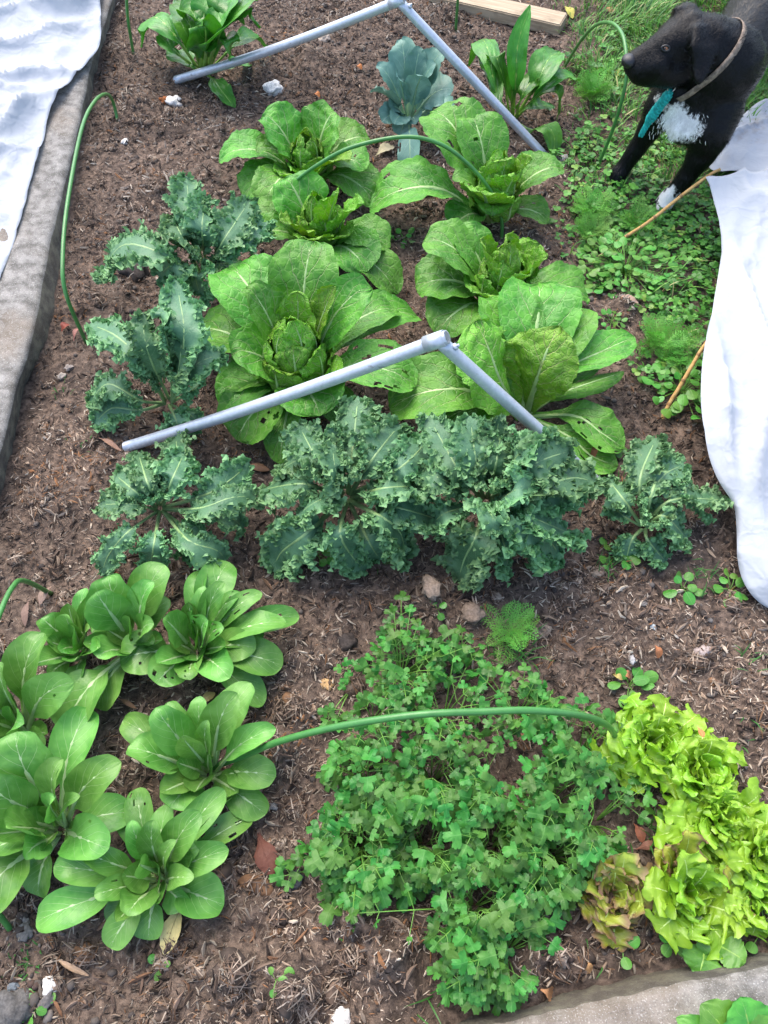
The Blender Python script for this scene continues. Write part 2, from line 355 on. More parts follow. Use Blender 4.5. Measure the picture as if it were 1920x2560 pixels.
# ------------------------------------------------------------------ bed litter
KX = np.array(lf); 
def in_bed(x, y):
    o = np.argsort(KX[:, 1]); xl = np.interp(y, KX[o, 1], KX[o, 0])
    B = np.array(bf); o = np.argsort(B[:, 0]); yb = np.interp(x, B[o, 0], B[o, 1])
    return (x > xl+.012) & (y > yb+.012)
PAL = np.array([(.045, .033, .027), (.165, .115, .086), (.32, .235, .17), (.50, .42, .33), (.29, .145, .070), (.25, .20, .16)])
def chips(N, seed, lmin, lmax, wmin, wmax, zlift, name, pale_bias=0):
    r = np.random.default_rng(seed)
    px = r.uniform(-60, 1960, N*2); py = r.uniform(-40, 2620, N*2)
    # uniform per area: sample in the world
    x = r.uniform(-1.7, 1.75, N*3); y = r.uniform(-.4, 4.0, N*3)
    dens = .55+.45*vnoise(x*4+9, y*4)+.35*vnoise(x*13, y*13+2)
    lump = np.zeros_like(x)
    for (lx, ly, rr, hh) in LUMPS: lump = np.maximum(lump, np.exp(-((x-lx)**2+(y-ly)**2)/(rr*rr))*min(1, hh/.022))
    la = lawn_in(x, y)
    ok = in_bed(x, y) & (r.random(len(x)) < np.clip(dens+lump*.6+.2, .25, 1)*(1-sstep(-.02, .12, la)*.75))
    x, y, lump = x[ok][:N], y[ok][:N], lump[ok][:N]; n = len(x)
    L = r.uniform(lmin, lmax, n)*r.uniform(.5, 1, n); W = r.uniform(wmin, wmax, n)
    ang = 9*vnoise(x*9+15, y*9)+r.normal(0, .75, n); tilt = r.normal(0, .38, n)
    z = soil_h(x, y)+r.uniform(0, zlift, n)+W*.3
    d = np.stack([np.cos(ang)*np.cos(tilt), np.sin(ang)*np.cos(tilt), np.sin(tilt)], -1)
    s = np.stack([-np.sin(ang), np.cos(ang), r.normal(0, .3, n)], -1)
    up = np.array([0, 0, 1.0]); C = np.stack([x, y, z], -1)
    bend = (r.normal(0, .07, n)*L)[:, None]*s
    H = (W*.55)[:, None]*up; hw = (W*.5)[:, None]*s; hl = (L*.5)[:, None]*d
    if W.max() < .0021:                              # flat shreds
        V = np.stack([C-hl-hw*.6, C-hl+hw*.6, C+hl+hw*.5, C+hl-hw*.5], 1).reshape(-1, 3); Q = np.arange(n*4).reshape(-1, 4); T = None; nvp = 4
    else: nvp = 9; V = None
    V9 = np.stack([C-hl-hw*.5, C-hl+hw*.5, C+bend-hw, C+bend+hw, C+hl-hw*.4, C+hl+hw*.4, C-hl*.8+H, C+bend+H*1.2, C+hl*.8+H*.8], 1).reshape(-1, 3)
    b = np.arange(n)[:, None]*9
    q = np.array([(0, 2, 7, 6), (2, 4, 8, 7), (3, 1, 6, 7), (5, 3, 7, 8)]); t = np.array([(1, 0, 6), (4, 5, 8)])
    if nvp == 9: V = V9; Q = (b[:, :, None]+q[None]).reshape(-1, 4); T = (b[:, :, None]+t[None]).reshape(-1, 3)
    zone = .5+.5*vnoise(x*3.1+20, y*3.1); palez = np.clip(lump*1.1+.35*vnoise(x*6, y*6+30)+pale_bias+.30*sstep(.75, .4, y), 0, 1)
    rust = np.clip(vnoise(x*5+50, y*5)*1.6-.7, 0, 1)
    pr = np.stack([.30-.18*palez+.08*(1-zone), .34+0*x, .20+.10*palez, .05+.34*palez, .04+.5*rust, .18+0*x], -1)
    pr = np.cumsum(pr/pr.sum(1)[:, None], 1); idx = np.minimum((r.random(n)[:, None] > pr).sum(1), 5)
    c = PAL[idx]*r.uniform(.7, 1.35, (n, 1))*(.98+.42*vnoise(x*2.6+70, y*2.6)+.22*vnoise(x*7+3, y*7+60))[:, None]      # damp and dry patches
    me = mesh_np(name, V, Q, T, mats=[M['chip']], col=np.repeat(c, nvp, 0), smooth=False)
    return tag(link(name, me), kind='stuff')
M['chip'] = colmat('bark_chip', .85, .2, bumps=.3, scale=300)
chips(38000, 21, .009, .028, .0018, .0048, .009, 'shredded_mulch')
chips(90000, 23, .005, .016, .0010, .0020, .009, 'mulch_fibres')
chips(6200, 22, .018, .046, .003, .0085, .010, 'bark_mulch')
# the 300 largest flakes: pieces of the soil surface, each its own part
def big_flakes():
    k = NT('bark_flake'); r0 = k.rnd(); rp = k.n.new('ShaderNodeValToRGB'); k.l.new(r0, rp.inputs[0]); e = rp.color_ramp.elements
    e[0].position = 0; e[0].color = (.07, .05, .04, 1); e[1].position = 1; e[1].color = (.40, .33, .27, 1)
    for p_, c_ in ((.35, (.16, .11, .085, 1)), (.6, (.26, .19, .145, 1)), (.8, (.25, .125, .065, 1))): q = e.new(p_); q.color = c_
    mp = k.n.new('ShaderNodeMapping'); k.l.new(k.objc(), mp.inputs[0]); mp.inputs['Scale'].default_value = (40, 400, 400); n = k.noise(1.5, 4, .6, vec=mp.outputs[0])
    mt = k.fin(k.mix(k.math('MULTIPLY', n, .7), rp.outputs[0], k.hsv(rp.outputs[0], val=.5)), .85, .2, k.bump(n, .5, .001))
    r = np.random.default_rng(404); kinds = []
    for q in range(14):
        L, W, H = r.uniform(.020, .052), r.uniform(.004, .010), r.uniform(.0015, .003); bow = r.normal(0, .006)
        xs = np.linspace(-.5, .5, 5); ws = np.array([.25, .9, 1, .8, .2])*W*.5*r.uniform(.7, 1.2, 5)
        V = []
        for x_, w_ in zip(xs, ws): zz = H+.004*r.random()*(1-4*x_*x_); yy = bow*(1-4*x_*x_); V += [(x_*L, yy-w_, zz*.3), (x_*L, yy, zz+H), (x_*L, yy+w_, zz*.4)]
        Q = [(3*i+a, 3*i+3+a, 3*i+4+a, 3*i+1+a) for i in range(4) for a in (0, 1)]+[(3*i+2, 3*i+5, 3*i+3, 3*i) for i in range(4)]
        kinds.append(mesh_np('bark_chip', np.array(V), np.array(Q), mats=[mt], smooth=False))
    n = 0
    while n < 300:
        px, py = r.uniform(20, 1900), r.uniform(20, 2540); p = at(px, py)
        if not in_bed(np.array([p[0]]), np.array([p[1]]))[0] or lawn_in(p[0], p[1]) > -.02: continue
        if r.random() > .45+.5*(px < 500 and py > 900)+.3*(py > 1900): continue
        ob = bpy.data.objects.new('bark_chip', kinds[n % 14]); COL.objects.link(ob); ob.parent = bpy.data.objects['soil']
        ob.location = (p[0], p[1], float(soil_h(p[0], p[1]))+.004); ob.rotation_euler = (r.normal(0, .15), r.normal(0, .2), r.uniform(0, 6.28)); ob.scale = (r.uniform(.7, 1.2),)*3; n += 1
big_flakes()
# fine clods and gravel of the soil
def clods(N, seed):
    r = np.random.default_rng(seed); V0, T0 = ico(1)
    x = r.uniform(-1.7, 1.7, N*4); y = r.uniform(-.4, 3.6, N*4)
    w = sstep(-.05, .35, vnoise(x*2.3+4, y*2.3+8))*.8+.12
    c0 = at(60, 2420); w = np.maximum(w, np.exp(-((x-c0[0])**2+(y-c0[1])**2)/.03))
    c0 = at(1800, 1700); w = np.maximum(w, .9*np.exp(-((x-c0[0])**2+(y-c0[1])**2)/.12))
    ok = in_bed(x, y) & (r.random(len(x)) < w) & (lawn_in(x, y) < .05); x, y = x[ok][:N], y[ok][:N]; n = len(x)
    R = .0022+.007*r.random(n)**3.0
    R *= np.where(np.hypot(x-at(60, 2420)[0], y-at(60, 2420)[1]) < .2, 1.5, 1)
    sc = r.uniform(.65, 1.3, (n, 1, 3)); sc[:, :, 2] *= .7
    jit = 1+r.normal(0, .13, (n, len(V0), 1))
    V = V0[None]*sc*jit*R[:, None, None]+np.stack([x, y, soil_h(x, y)+R*.35], -1)[:, None]
    T = (np.arange(n)[:, None, None]*len(V0)+T0[None]).reshape(-1, 3)
    pal = np.array([(.06, .05, .045), (.10, .085, .075), (.15, .13, .115), (.075, .05, .04), (.22, .20, .18)])
    c = pal[r.choice(5, n, p=[.35, .3, .15, .15, .05])]*r.uniform(.8, 1.2, (n, 1))
    return tag(link('soil_crumbs', mesh_np('soil_crumbs', V.reshape(-1, 3), None, T, mats=[M['chip']], col=np.repeat(c, len(V0), 0))), kind='stuff')
clods(6000, 31)
def matted_lumps(N, seed):
    """lumps of matted straw, manure and earth lying on the bed, too many to count"""
    r = np.random.default_rng(seed); V0, T0 = ico(2); nv_ = len(V0)
    x = r.uniform(-1.6, 1.7, N*8); y = r.uniform(-.4, 3.8, N*8)
    w = .25+.6*sstep(-.1, .5, vnoise(x*3.2+31, y*3.2))+.5*sstep(.8, .35, y)
    ok = in_bed(x-.02, y) & in_bed(x, y-.02) & (r.random(len(x)) < w) & (lawn_in(x, y) < -.02); x, y = x[ok][:N], y[ok][:N]; n = len(x)
    R = (.005+.013*r.random(n)**2.4)*(1+.45*sstep(.8, .3, y)); a = r.uniform(0, 6.28, n)
    P = V0[None]*np.stack([r.uniform(.9, 1.5, n), r.uniform(.7, 1.0, n), r.uniform(.45, .7, n)], -1)[:, None]
    k = r.uniform(0, 200, n)[:, None]
    d = 1+.30*vnoise(V0[None, :, 0]*1.7+k, V0[None, :, 1]*1.7+V0[None, :, 2]*1.3+k)+.28*vnoise(V0[None, :, 0]*4+k*1.3, V0[None, :, 2]*4+V0[None, :, 1]*3)+.05*r.normal(0, 1, (n, nv_))
    P = P*d[..., None]*R[:, None, None]
    P = np.stack([P[..., 0]*np.cos(a)[:, None]-P[..., 1]*np.sin(a)[:, None], P[..., 0]*np.sin(a)[:, None]+P[..., 1]*np.cos(a)[:, None], P[..., 2]], -1)
    P += np.stack([x, y, soil_h(x, y)+R*.12], -1)[:, None]
    pal = np.array([(.06, .045, .037), (.13, .092, .07), (.22, .16, .12), (.36, .29, .225), (.20, .11, .06)]); c = pal[r.choice(5, n, p=[.28, .34, .2, .11, .07])]*r.uniform(.8, 1.2, (n, 1))
    c = np.repeat(c, nv_, 0)*(1+.35*r.normal(0, 1, (n*nv_, 1)).clip(-1.5, 1.5))
    T = (np.arange(n)[:, None, None]*nv_+T0[None]).reshape(-1, 3)
    tag(link('matted_mulch', mesh_np('matted_mulch', P.reshape(-1, 3), None, T, mats=[M['chip']], col=c)), kind='stuff')
    # shreds of straw clinging to every lump
    i = np.repeat(np.arange(n), np.clip((R/.0105*20).astype(int), 6, 46)); q = 1; n_ = n; n = len(i); u = r.normal(0, 1, (n*q, 3)); u[:, 2] = np.abs(u[:, 2])+.15; u /= np.linalg.norm(u, axis=1)[:, None]
    C = np.stack([x, y, soil_h(x, y)+R*.12], -1)[i]+u*np.array([1.12, 1.0, .66])*R[i][:, None]*r.uniform(.9, 1.15, (n*q, 1))
    d = np.cross(u, r.normal(0, 1, (n*q, 3))); d /= np.linalg.norm(d, axis=1)[:, None]; s = np.cross(u, d)
    L = (R[i]*r.uniform(.5, 1.1, n*q)+.003)[:, None]; W = r.uniform(.0007, .0018, n*q)[:, None]; dr = (u*L*.12)
    HV = np.stack([C-d*L-s*W*.5-dr, C-d*L+s*W*.5-dr, C+s*W+dr*.4, C-s*W+dr*.4, C+d*L+s*W*.4-dr, C+d*L-s*W*.4-dr], 1).reshape(-1, 3); b = np.arange(n*q)[:, None]*6
    HQ = np.concatenate([b+np.array([[0, 1, 2, 3]]), b+np.array([[3, 2, 4, 5]])], 0)
    hc = pal[r.choice(5, n*q, p=[.15, .27, .27, .22, .09])]*r.uniform(.8, 1.35, (n*q, 1))
    tag(link('straw_shreds', mesh_np('straw_shreds', HV, HQ, None, mats=[M['chip']], col=np.repeat(hc, 6, 0), smooth=False)), kind='stuff')
matted_lumps(2000, 57)

# individual stones and clods
V3, T3 = ico(3)
def stone(px, py, rpx, col, label, cat='stone', name='stone', flat=.55, rough=.34, seed=0, mat=None):
    r = np.random.default_rng(seed+int(px*7+py)); p = at(px, py); R = rpx*mpp(p)
    sc = np.array([r.uniform(.9, 1.25), r.uniform(.75, 1.0), flat]); a = r.uniform(0, 3.1)
    n = vnoise(V3[:, 0]*2+seed+px, V3[:, 1]*2+V3[:, 2]*1.7)+.6*vnoise(V3[:, 0]*5+V3[:, 2]*4, V3[:, 1]*5+py)
    V = V3*(1+rough*n)[:, None]*sc*R
    V = V@np.array([[math.cos(a), math.sin(a), 0], [-math.sin(a), math.cos(a), 0], [0, 0, 1]])
    p[2] = float(soil_h(p[0], p[1]))+R*flat*.45
    me = mesh_np(name, V, None, T3, mats=[mat or plain('stone_'+str(int(px)), col, .85, .2, var=.3, scale=180, bumps=.6)])
    return tag(link(name, me, loc=p), label, cat)
W_ = (.62, .60, .56); G_ = (.22, .21, .20); D_ = (.055, .045, .04); B_ = (.32, .25, .19)
for a in [(684, 229, 23, W_, 'white rough lump of stone on the soil below the back steel frame'),
          (436, 256, 20, W_, 'white rough lump beside a rusty brown scrap near the left hoop'),
          (416, 250, 18, (.26, .09, .03), 'rusty brown scrap beside a white lump near the left hoop'),
          (313, 358, 10, W_, 'small white pebble inside the left green hoop'),
          (128, 2463, 24, W_, 'knobbly white lump in the bottom left corner of the bed'),
          (1235, 310, 16, B_, 'brown stone on the bare soil above the right back cabbage'),
          (340, 683, 32, D_, 'black charred clod under the arching left kale leaf', 'clod', 'soil_clod'),
          (1408, 396, 14, (.36, .35, .34), 'pale grey stone at the right foot of the back steel frame'),
          (852, 2549, 24, W_, 'chalky white lump at the bottom edge of the bed'),
          (818, 1714, 14, (.42, .27, .13), 'small orange tan stone between bok choy and coriander'),
          (683, 2015, 10, G_, 'smooth grey pebble right of the middle bok choy'),
          (866, 1606, 26, D_, 'dark flat clod left of the first coriander sprig', 'clod', 'soil_clod'),
          (1075, 1500, 26, (.25, .19, .145), 'pale crumbly clod above the first coriander sprig', 'clod', 'soil_clod'),
          (1180, 1548, 27, (.22, .165, .125), 'tan crumbly clod right of the first coriander sprig', 'clod', 'soil_clod'),
          (1750, 1636, 18, (.33, .27, .25), 'pinkish grey stone on the bare soil right of the rusty straw'),
          (1572, 1658, 10, (.42, .40, .38), 'light grey angular stone left of the rusty straw'),
          (1630, 1572, 9, (.30, .34, .36), 'bluish grey chip of stone on the bare soil under the right fleece'),
          (150, 936, 13, (.28, .25, .22), 'oval grey pebble beside the left concrete edging'),
          (172, 918, 10, (.24, .21, .19), 'small round pebble next to an oval grey pebble'),
          (118, 2505, 22, (.13, .12, .115), 'round grey clod at the bottom left corner below the white lump', 'clod', 'soil_clod'),
          (40, 2520, 42, (.10, .095, .09), 'large dark grey clod in the bottom left corner', 'clod', 'soil_clod'),
          (36, 2470, 14, (.13, .15, .17), 'small bluish pebble in the bottom left corner', 'stone'),
          (55, 2298, 16, (.20, .19, .175), 'grey round clod below the big left bok choy leaf', 'clod', 'soil_clod'),
          (62, 2330, 20, (.13, .125, .115), 'dark round clod among the crumbs left of the lowest bok choy', 'clod', 'soil_clod'),
          (740, 2200, 20, (.09, .09, .095), 'dark clod between the red fallen leaf and the coriander', 'clod', 'soil_clod'),
          (812, 100, 15, (.40, .33, .27), 'pale lump on the soil below the top of the back steel frame'),
          (1714, 2300, 14, D_, 'dark clod under the red tinged lettuce', 'clod', 'soil_clod'),
          (350, 600, 14, (.17, .12, .09), 'brown lump left of the kale beside the hoop', 'clod', 'soil_clod')]:
    stone(*a)

# ------------------------------------------------------------------ galvanised frames
def steel():
    k = NT('galvanised_steel'); n = k.noise(90, 4, .6, vec=k.objc()); n2 = k.noise(9, 3, vec=k.objc())
    c = k.mix(k.ss(n, .3, .7), (.47, .51, .57), (.56, .60, .66)); c = k.mix(k.ss(n2, .5, .75, 0, .4), c, (.30, .32, .36)); n3 = k.noise(45, 5, .7, vec=k.objc()); c = k.mix(k.ss(n3, .60, .70, 0, .6), c, (.16, .14, .12))
    return k.fin(c, .42, .5, k.bump(n, .06, .001), metal=.45)
M['steel'] = steel(); M['rust'] = plain('dull_end', (.30, .25, .22), .6)
def frame(fl, fr, ap, label, zl=.0, zr=.0):
    A, B = at(*fl, zl), at(*fr, zr); P = in_vplane(*ap, A, B)
    o = (A+B)/2; o[2] = 0
    t = thing('steel_frame', label, 'garden frame', o, 'angled galvanised tube frames across the bed')
    R = .0142
    d1 = (P-A)/np.linalg.norm(P-A); d2 = (B-P)/np.linalg.norm(B-P)
    # left tube: hollow end at the apex
    L = np.linalg.norm(P-A); u = np.linspace(0, 1, 24)
    pts = A+(P+d1*.02-A)*u[:, None]; pts[:, 2] += -.012*np.sin(u*np.pi)
    v, q, tt = tube(pts-o, R, 20, cap=False)
    v2, q2, t2 = tube((pts-o)[::-1], R*.86, 20, cap=False)
    cap = tube(np.array([pts[-1]-d1*.03, pts[-1]-d1*.032])-o, R*.86, 20)
    cap2 = tube(np.array([pts[0]+d1*.01, pts[0]+d1*.012])-o, R*.86, 20)
    ring = lambda k0: [(k0+j, k0+(j+1) % 20, len(v)+(23-k0//20)*20+(j+1) % 20, len(v)+(23-k0//20)*20+j) for j in range(20)]
    V, Q, T = join([(v, q, tt), (v2, q2[:, ::-1], t2)]); Q = np.vstack([Q, ring(0), ring(23*20)])
    V, Q, T = join([(V, Q, T), cap, cap2])
    link('pole', mesh_np('pole', V, Q, T, mats=[M['steel']]), t)
    # right tube: flattened tongue clasped round the first
    s = np.cross(d2, [0, 0, 1]); s /= np.linalg.norm(s)
    u = np.linspace(0, 1, 30); start = P+d2*.004; pts = start+(B-start)*u[:, None]; rad = np.full(30, R)
    v, q, tt = tube(pts-o, rad, 20)
    link('pole', mesh_np('pole', v, q, tt, mats=[M['steel']]), t)
    nrm = np.cross(s, d2); nrm /= np.linalg.norm(nrm); nrm *= np.sign(nrm[2])
    cl = P-d1*.008
    a = np.linspace(-.9, np.pi+.9, 22); nn = np.cross(d1, np.cross(d1, [0, 0, 1.0])); nn /= -np.linalg.norm(nn); ss_ = np.cross(d1, nn)
    rows = [cl-o+d1*w+(ss_*np.cos(x)+nn*np.sin(x))*(R+.0025) for x in a for w in (-.022, .022)]
    V = np.array(rows); V2 = np.array([cl-o+d1*w+(ss_*np.cos(x)+nn*np.sin(x))*(R+.0008) for x in a for w in (-.022, .022)])
    q = [(2*j, 2*j+1, 2*j+3, 2*j+2) for j in range(21)]; m = len(V)
    q += [(2*j+2+m, 2*j+3+m, 2*j+1+m, 2*j+m) for j in range(21)]+[(2*j, 2*j+2, 2*j+2+m, 2*j+m) for j in range(21)]+[(2*j+1+m, 2*j+3+m, 2*j+3, 2*j+1) for j in range(21)]
    link('clamp', mesh_np('clamp', np.vstack([V, V2]), np.array(q), None, mats=[M['steel']]), t)
    bp = P+d2*.035+nrm*(R-.001)-o
    v, q, tt = tube(np.array([bp, bp+nrm*.004, bp+nrm*.0065]), [.0075, .0075, .004], 12)
    v2 = tube(np.array([bp+nrm*.006, bp+nrm*.011]), .0032, 8)
    link('bolt', mesh_np('bolt', *join([(v, q, tt), v2]), mats=[M['steel']]), t)
    return t
frame((316, 1117), (1510, 1222), (1096, 850), 'front galvanised tube frame peaking over the cabbages, its left foot on bare soil beside kale', .012)
frame((440, 200), (1362, 390), (996, 2), 'back galvanised tube frame peaking at the top edge, one foot beside the big spinach', .012)

# ------------------------------------------------------------------ green hoops
M['hoop'] = plain('green_plastic', (.055, .20, .045), .34, .5, var=.12, scale=40)
def hoop(A, B, pts, label, r=.0055, world_pts=None):
    A = at(*A); B = at(*B); A[2] = B[2] = -.01
    P = [A]+[in_vplane(x, y, A, B) for x, y in pts]+[B] if world_pts is None else [A]+world_pts(A, B)+[B]
    C = crom(P, np.linspace(0, 1, 70)); o = (A+B)/2; o[2] = 0
    tag(link('hoop', mesh_np('hoop', *tube(C-o, r, 12), mats=[M['hoop']]), loc=o), label, 'garden hoop', 'green plastic hoops over the bed')
hoop((213, 852), (272, 442), [(165, 735), (157, 640), (170, 500), (205, 320), (238, 252), (268, 236), (285, 262), (296, 325), (290, 380)],
     'tall narrow green hoop standing free beside the left concrete edging')
hoop((630, 585), (1255, 600), [(668, 532), (720, 470), (790, 415), (880, 368), (1010, 342), (1100, 360), (1170, 410), (1225, 475), (1253, 540)],
     'green hoop arching over the back cabbages in the middle of the bed')
hoop((1490, 425), (1410, 165), [(1535, 315), (1565, 200), (1562, 110), (1545, 70), (1518, 56), (1485, 66), (1450, 105)], "green hoop beside the dog's muzzle at the lawn edge", r=.0055)
hoop((520, 1920), (1550, 1860), [(620, 1885), (700, 1853), (850, 1815), (1040, 1787), (1200, 1779), (1330, 1776), (1450, 1788), (1520, 1815)], 'low green hoop lying across the coriander', r=.0065)
hoop((124, 1480), (24, 2330), [(60, 1452), (30, 1470), (-5, 1545), (-80, 1750), (-90, 2000), (-40, 2220)], 'green hoop at the left edge looping out of view beside the bok choy')
hoop((333, 140), (1140, 78), None, 'green hoop at the far end, only its two upright ends in view', world_pts=lambda A, B: [A+(B-A)*t+np.array([0, 0, z]) for t, z in
     [(.03, .22), (.12, .42), (.3, .56), (.5, .6), (.7, .56), (.88, .42), (.985, .22)]])

# ------------------------------------------------------------------ timber, bamboo
def wood(name, c1, c2):
    k = NT(name); tc = k.n.new('ShaderNodeMapping'); k.l.new(k.objc(), tc.inputs[0]); tc.inputs['Scale'].default_value = (3, 60, 60)
    n = k.noise(2.2, 5, .6, vec=tc.outputs[0], dist=.5); n2 = k.noise(14, 3, vec=k.objc())
    c = k.mix(k.ss(n, .3, .7), c1, c2); c = k.mix(k.ss(n2, .55, .75, 0, .5), c, tuple(x*.5 for x in c1)); return k.fin(c, .75, .25, k.bump(n, .4, .002))
M['wood'] = wood('timber', (.30, .23, .15), (.46, .37, .26)); M['bamboo'] = wood('bamboo', (.42, .24, .08), (.55, .36, .14)); M['node'] = plain('bamboo_node', (.26, .14, .05), .6)
A, B = at(1070, 18, 0), at(1395, 93, 0); ax = (B-A); Ln = np.linalg.norm(ax)*1.0; ax /= np.linalg.norm(ax)
bm = bmesh.new(); bmesh.ops.create_cube(bm, size=1)
bmesh.ops.scale(bm, vec=(Ln, .10, .045), verts=bm.verts); bmesh.ops.bevel(bm, geom=bm.edges[:], offset=.004, segments=2, affect='EDGES')
V, T = bm_np(bm)
pl = link('timber_plank', mesh_np('timber_plank', V, None, T, mats=[M['wood']], smooth=False)); m_ = (A+B)/2; side = np.array([-ax[1], ax[0], 0])
pl.location = m_+side*.05+np.array([0, 0, .022]); pl.rotation_euler = (0, 0, math.atan2(ax[1], ax[0]))
tag(pl, 'short sawn timber plank lying across the far right end of the bed', 'plank')
def cane(pts, label, r=.0055):
    P = np.array(pts); o = P[0].copy(); o[2] = 0
    u = np.linspace(0, 1, 40); C = crom(P, u)+.0025*np.stack([vnoise(u*9, u*0+2), vnoise(u*9, u*0+7), u*0], -1)
    R = r*(1-.15*u)+0*u
    ob = link('bamboo_cane', mesh_np('bamboo_cane', *tube(C-o, R, 12), mats=[M['bamboo']]), loc=o); tag(ob, label, 'bamboo cane', 'bamboo canes holding up the right fleece')
    for q in (.18, .42, .66, .88):
        k = int(q*39); d = C[k+1]-C[k-1]; d /= np.linalg.norm(d)
        link('node', mesh_np('node', *tube(np.array([C[k]-d*.004, C[k], C[k]+d*.004])-o, [R[k]*1.02, R[k]*1.22, R[k]*1.02], 12, cap=False), mats=[M['node']]), ob)
cane([at(1515, 622, -.01), at(1600, 570, .05), at(1685, 505, .11), at(1772, 438, .165), at(1800, 425, .165)], 'upper bamboo cane slanting from the weeds to the fleece corner below the dog')
cane([at(1650, 1055, -.01), at(1700, 965, .06), at(1772, 846, .135), at(1785, 822, .125)], 'lower bamboo cane rising from bare soil to under the right fleece')

# ------------------------------------------------------------------ fleece
def fleece_mat():
    k = NT('white_fleece'); n = k.noise(5, 4); n2 = k.noise(700, 2); n3 = k.noise(11, 5, .65)
    c = k.mix(k.ss(n, .35, .7), (.44, .475, .52), (.50, .525, .56))
    g = k.n.new('ShaderNodeNewGeometry'); s = k.n.new('ShaderNodeSeparateXYZ'); k.l.new(g.outputs['Position'], s.inputs[0])
    far = k.math('MULTIPLY', k.ss(s.outputs[1], 2.15, 2.5), k.ss(s.outputs[0], .5, .9))
    c = k.mix(k.math('MULTIPLY', far, k.ss(n3, .56, .68, 0, .45)), c, (.30, .22, .15))       # a muddy smear at the far corner
    w = k.n.new('ShaderNodeTexNoise'); w.inputs['Scale'].default_value = 6; w.inputs['Detail'].default_value = 4; k.l.new(k.geo(), w.inputs['Vector'])
    va = k.n.new('ShaderNodeVectorMath'); va.operation = 'MULTIPLY_ADD'; k.l.new(w.outputs['Color'], va.inputs[0]); va.inputs[1].default_value = (.16, .16, .16); k.l.new(k.geo(), va.inputs[2])
    hs = []
    for sc, wd in ((4.5, .09), (10, .10), (24, .16)):                     # creases of crumpled cloth
        vo = k.n.new('ShaderNodeTexVoronoi'); vo.feature = 'DISTANCE_TO_EDGE'; vo.inputs['Scale'].default_value = sc; k.l.new(va.outputs[0], vo.inputs['Vector'])
        f1 = k.n.new('ShaderNodeTexVoronoi'); f1.inputs['Scale'].default_value = sc*.7; k.l.new(va.outputs[0], f1.inputs['Vector'])
        hs.append(k.math('MULTIPLY', k.math('ADD', k.math('SUBTRACT', 1.0, k.ss(vo.outputs['Distance'], 0, wd)), f1.outputs['Distance']), 5.0/sc))
    hh = k.math('ADD', k.math('ADD', hs[0], hs[1]), k.math('ADD', hs[2], k.math('MULTIPLY', n2, .03)))
    return k.fin(c, .7, .3, k.bump(hh, .18, .012), .20)
M['fleece'] = fleece_mat()
def sheet(name, edge, vec, nrow, label, group, folds, seed, rise=.10, hang=False):
    """cloth from an edge polyline (world) outwards along vec, with ridge folds; edge hem turns down"""
    E = np.array(edge); n = 150; u = np.linspace(0, 1, n); C = crom(E, u); vec = np.asarray(vec, float); Wd = np.linalg.norm(vec)
    r = np.random.default_rng(seed); rows = []
    if hang:
        h = C-np.array([0, 0, 1])*np.minimum(.035, C[:, 2:]*.7)+vec/Wd*.012; rows.append(h)
    arc = np.concatenate([[0], np.cumsum(np.linalg.norm(np.diff(C, axis=0), axis=1))])
    tv = np.linspace(0, 1, nrow)
    for t in tv:
        P = C+vec*t
        x, y = P[:, 0], P[:, 1]
        z = C[:, 2]*(1-t)+(C[:, 2].mean()*.5+.06)*t+rise*np.sin(t*np.pi*.62)
        f = np.zeros(n)
        for (amp, ang, fa, fb) in folds:          # ridged creases running along the direction ang
            ca, sa = math.cos(ang), math.sin(ang); wx = .05*vnoise(x*4+seed, y*4); p_ = (x*ca+y*sa+wx)*fa; q_ = (-x*sa+y*ca+wx)*fb
            nv_ = np.abs(vnoise(p_+seed*1.7, q_+ang*9)); f += amp*(1.1*np.exp(-nv_/.10)-.9*nv_)
        z = z+f*sstep(0, .12, t)+.004*vnoise(x*16, y*16)
        z += .35*f*(1-sstep(0, .12, t))
        P[:, 2] = np.maximum(z, .012); rows.append(P)
    V = np.stack(rows, 1).reshape(-1, 3); m = len(rows)
    i = (np.arange(n-1)[:, None]*m+np.arange(m-1)[None]).ravel(); Q = np.stack([i, i+1, i+m+1, i+m], -1)
    o = V.mean(0); o[2] = 0
    ob = link(name, mesh_np(name, V-o, Q, mats=[M['fleece']]), loc=o); tag(ob, label, 'fleece', group)
    md = ob.modifiers.new('thick', 'SOLIDIFY'); md.thickness = .0008; return ob
re = [(1764, 442, .185), (1782, 490, .16), (1797, 560, .14), (1801, 640, .13), (1785, 750, .15), (1764, 860, .165), (1755, 960, .165), (1758, 1050, .15), (1772, 1130, .13),
      (1798, 1205, .10), (1830, 1268, .075), (1838, 1330, .06), (1842, 1400, .05), (1868, 1475, .035), (1920, 1522, .02), (2010, 1545, .02)]
sheet('fleece_sheet', [at(*p) for p in re], (.62, .05, 0), 60, 'white garden fleece hanging down the right edge of the bed, propped on bamboo canes', 'white frost fleece pulled off the bed',
      [(.022, 1.50, 1.1, 8.), (.012, 1.68, 2., 15.), (.010, 1.2, 2.2, 9.), (.004, .4, 9., 14.)], 5, .06)
ue = [(2050, 215, .05), (1920, 243, .05), (1858, 282, .05), (1805, 330, .045), (1768, 380, .04), (1780, 425, .05), (1850, 430, .07), (2000, 420, .08)]
sheet('fleece_sheet', [at(*p) for p in ue], (.60, -.12, 0), 40, 'muddy back corner of white fleece lying on the grass behind the dog', 'white frost fleece pulled off the bed',
      [(.014, .4, 2., 8.), (.009, 1.3, 3., 12.), (.004, 2.4, 8., 16.)], 8, .03)
le = [(262, -60, .11), (250, 0, .105), (251, 55, .105), (246, 108, .10), (205, 165, .10), (150, 232, .10), (118, 290, .10), (100, 360, .10), (72, 450, .095), (48, 540, .095), (22, 620, .09), (-6, 700, .085), (-60, 830, .085)]
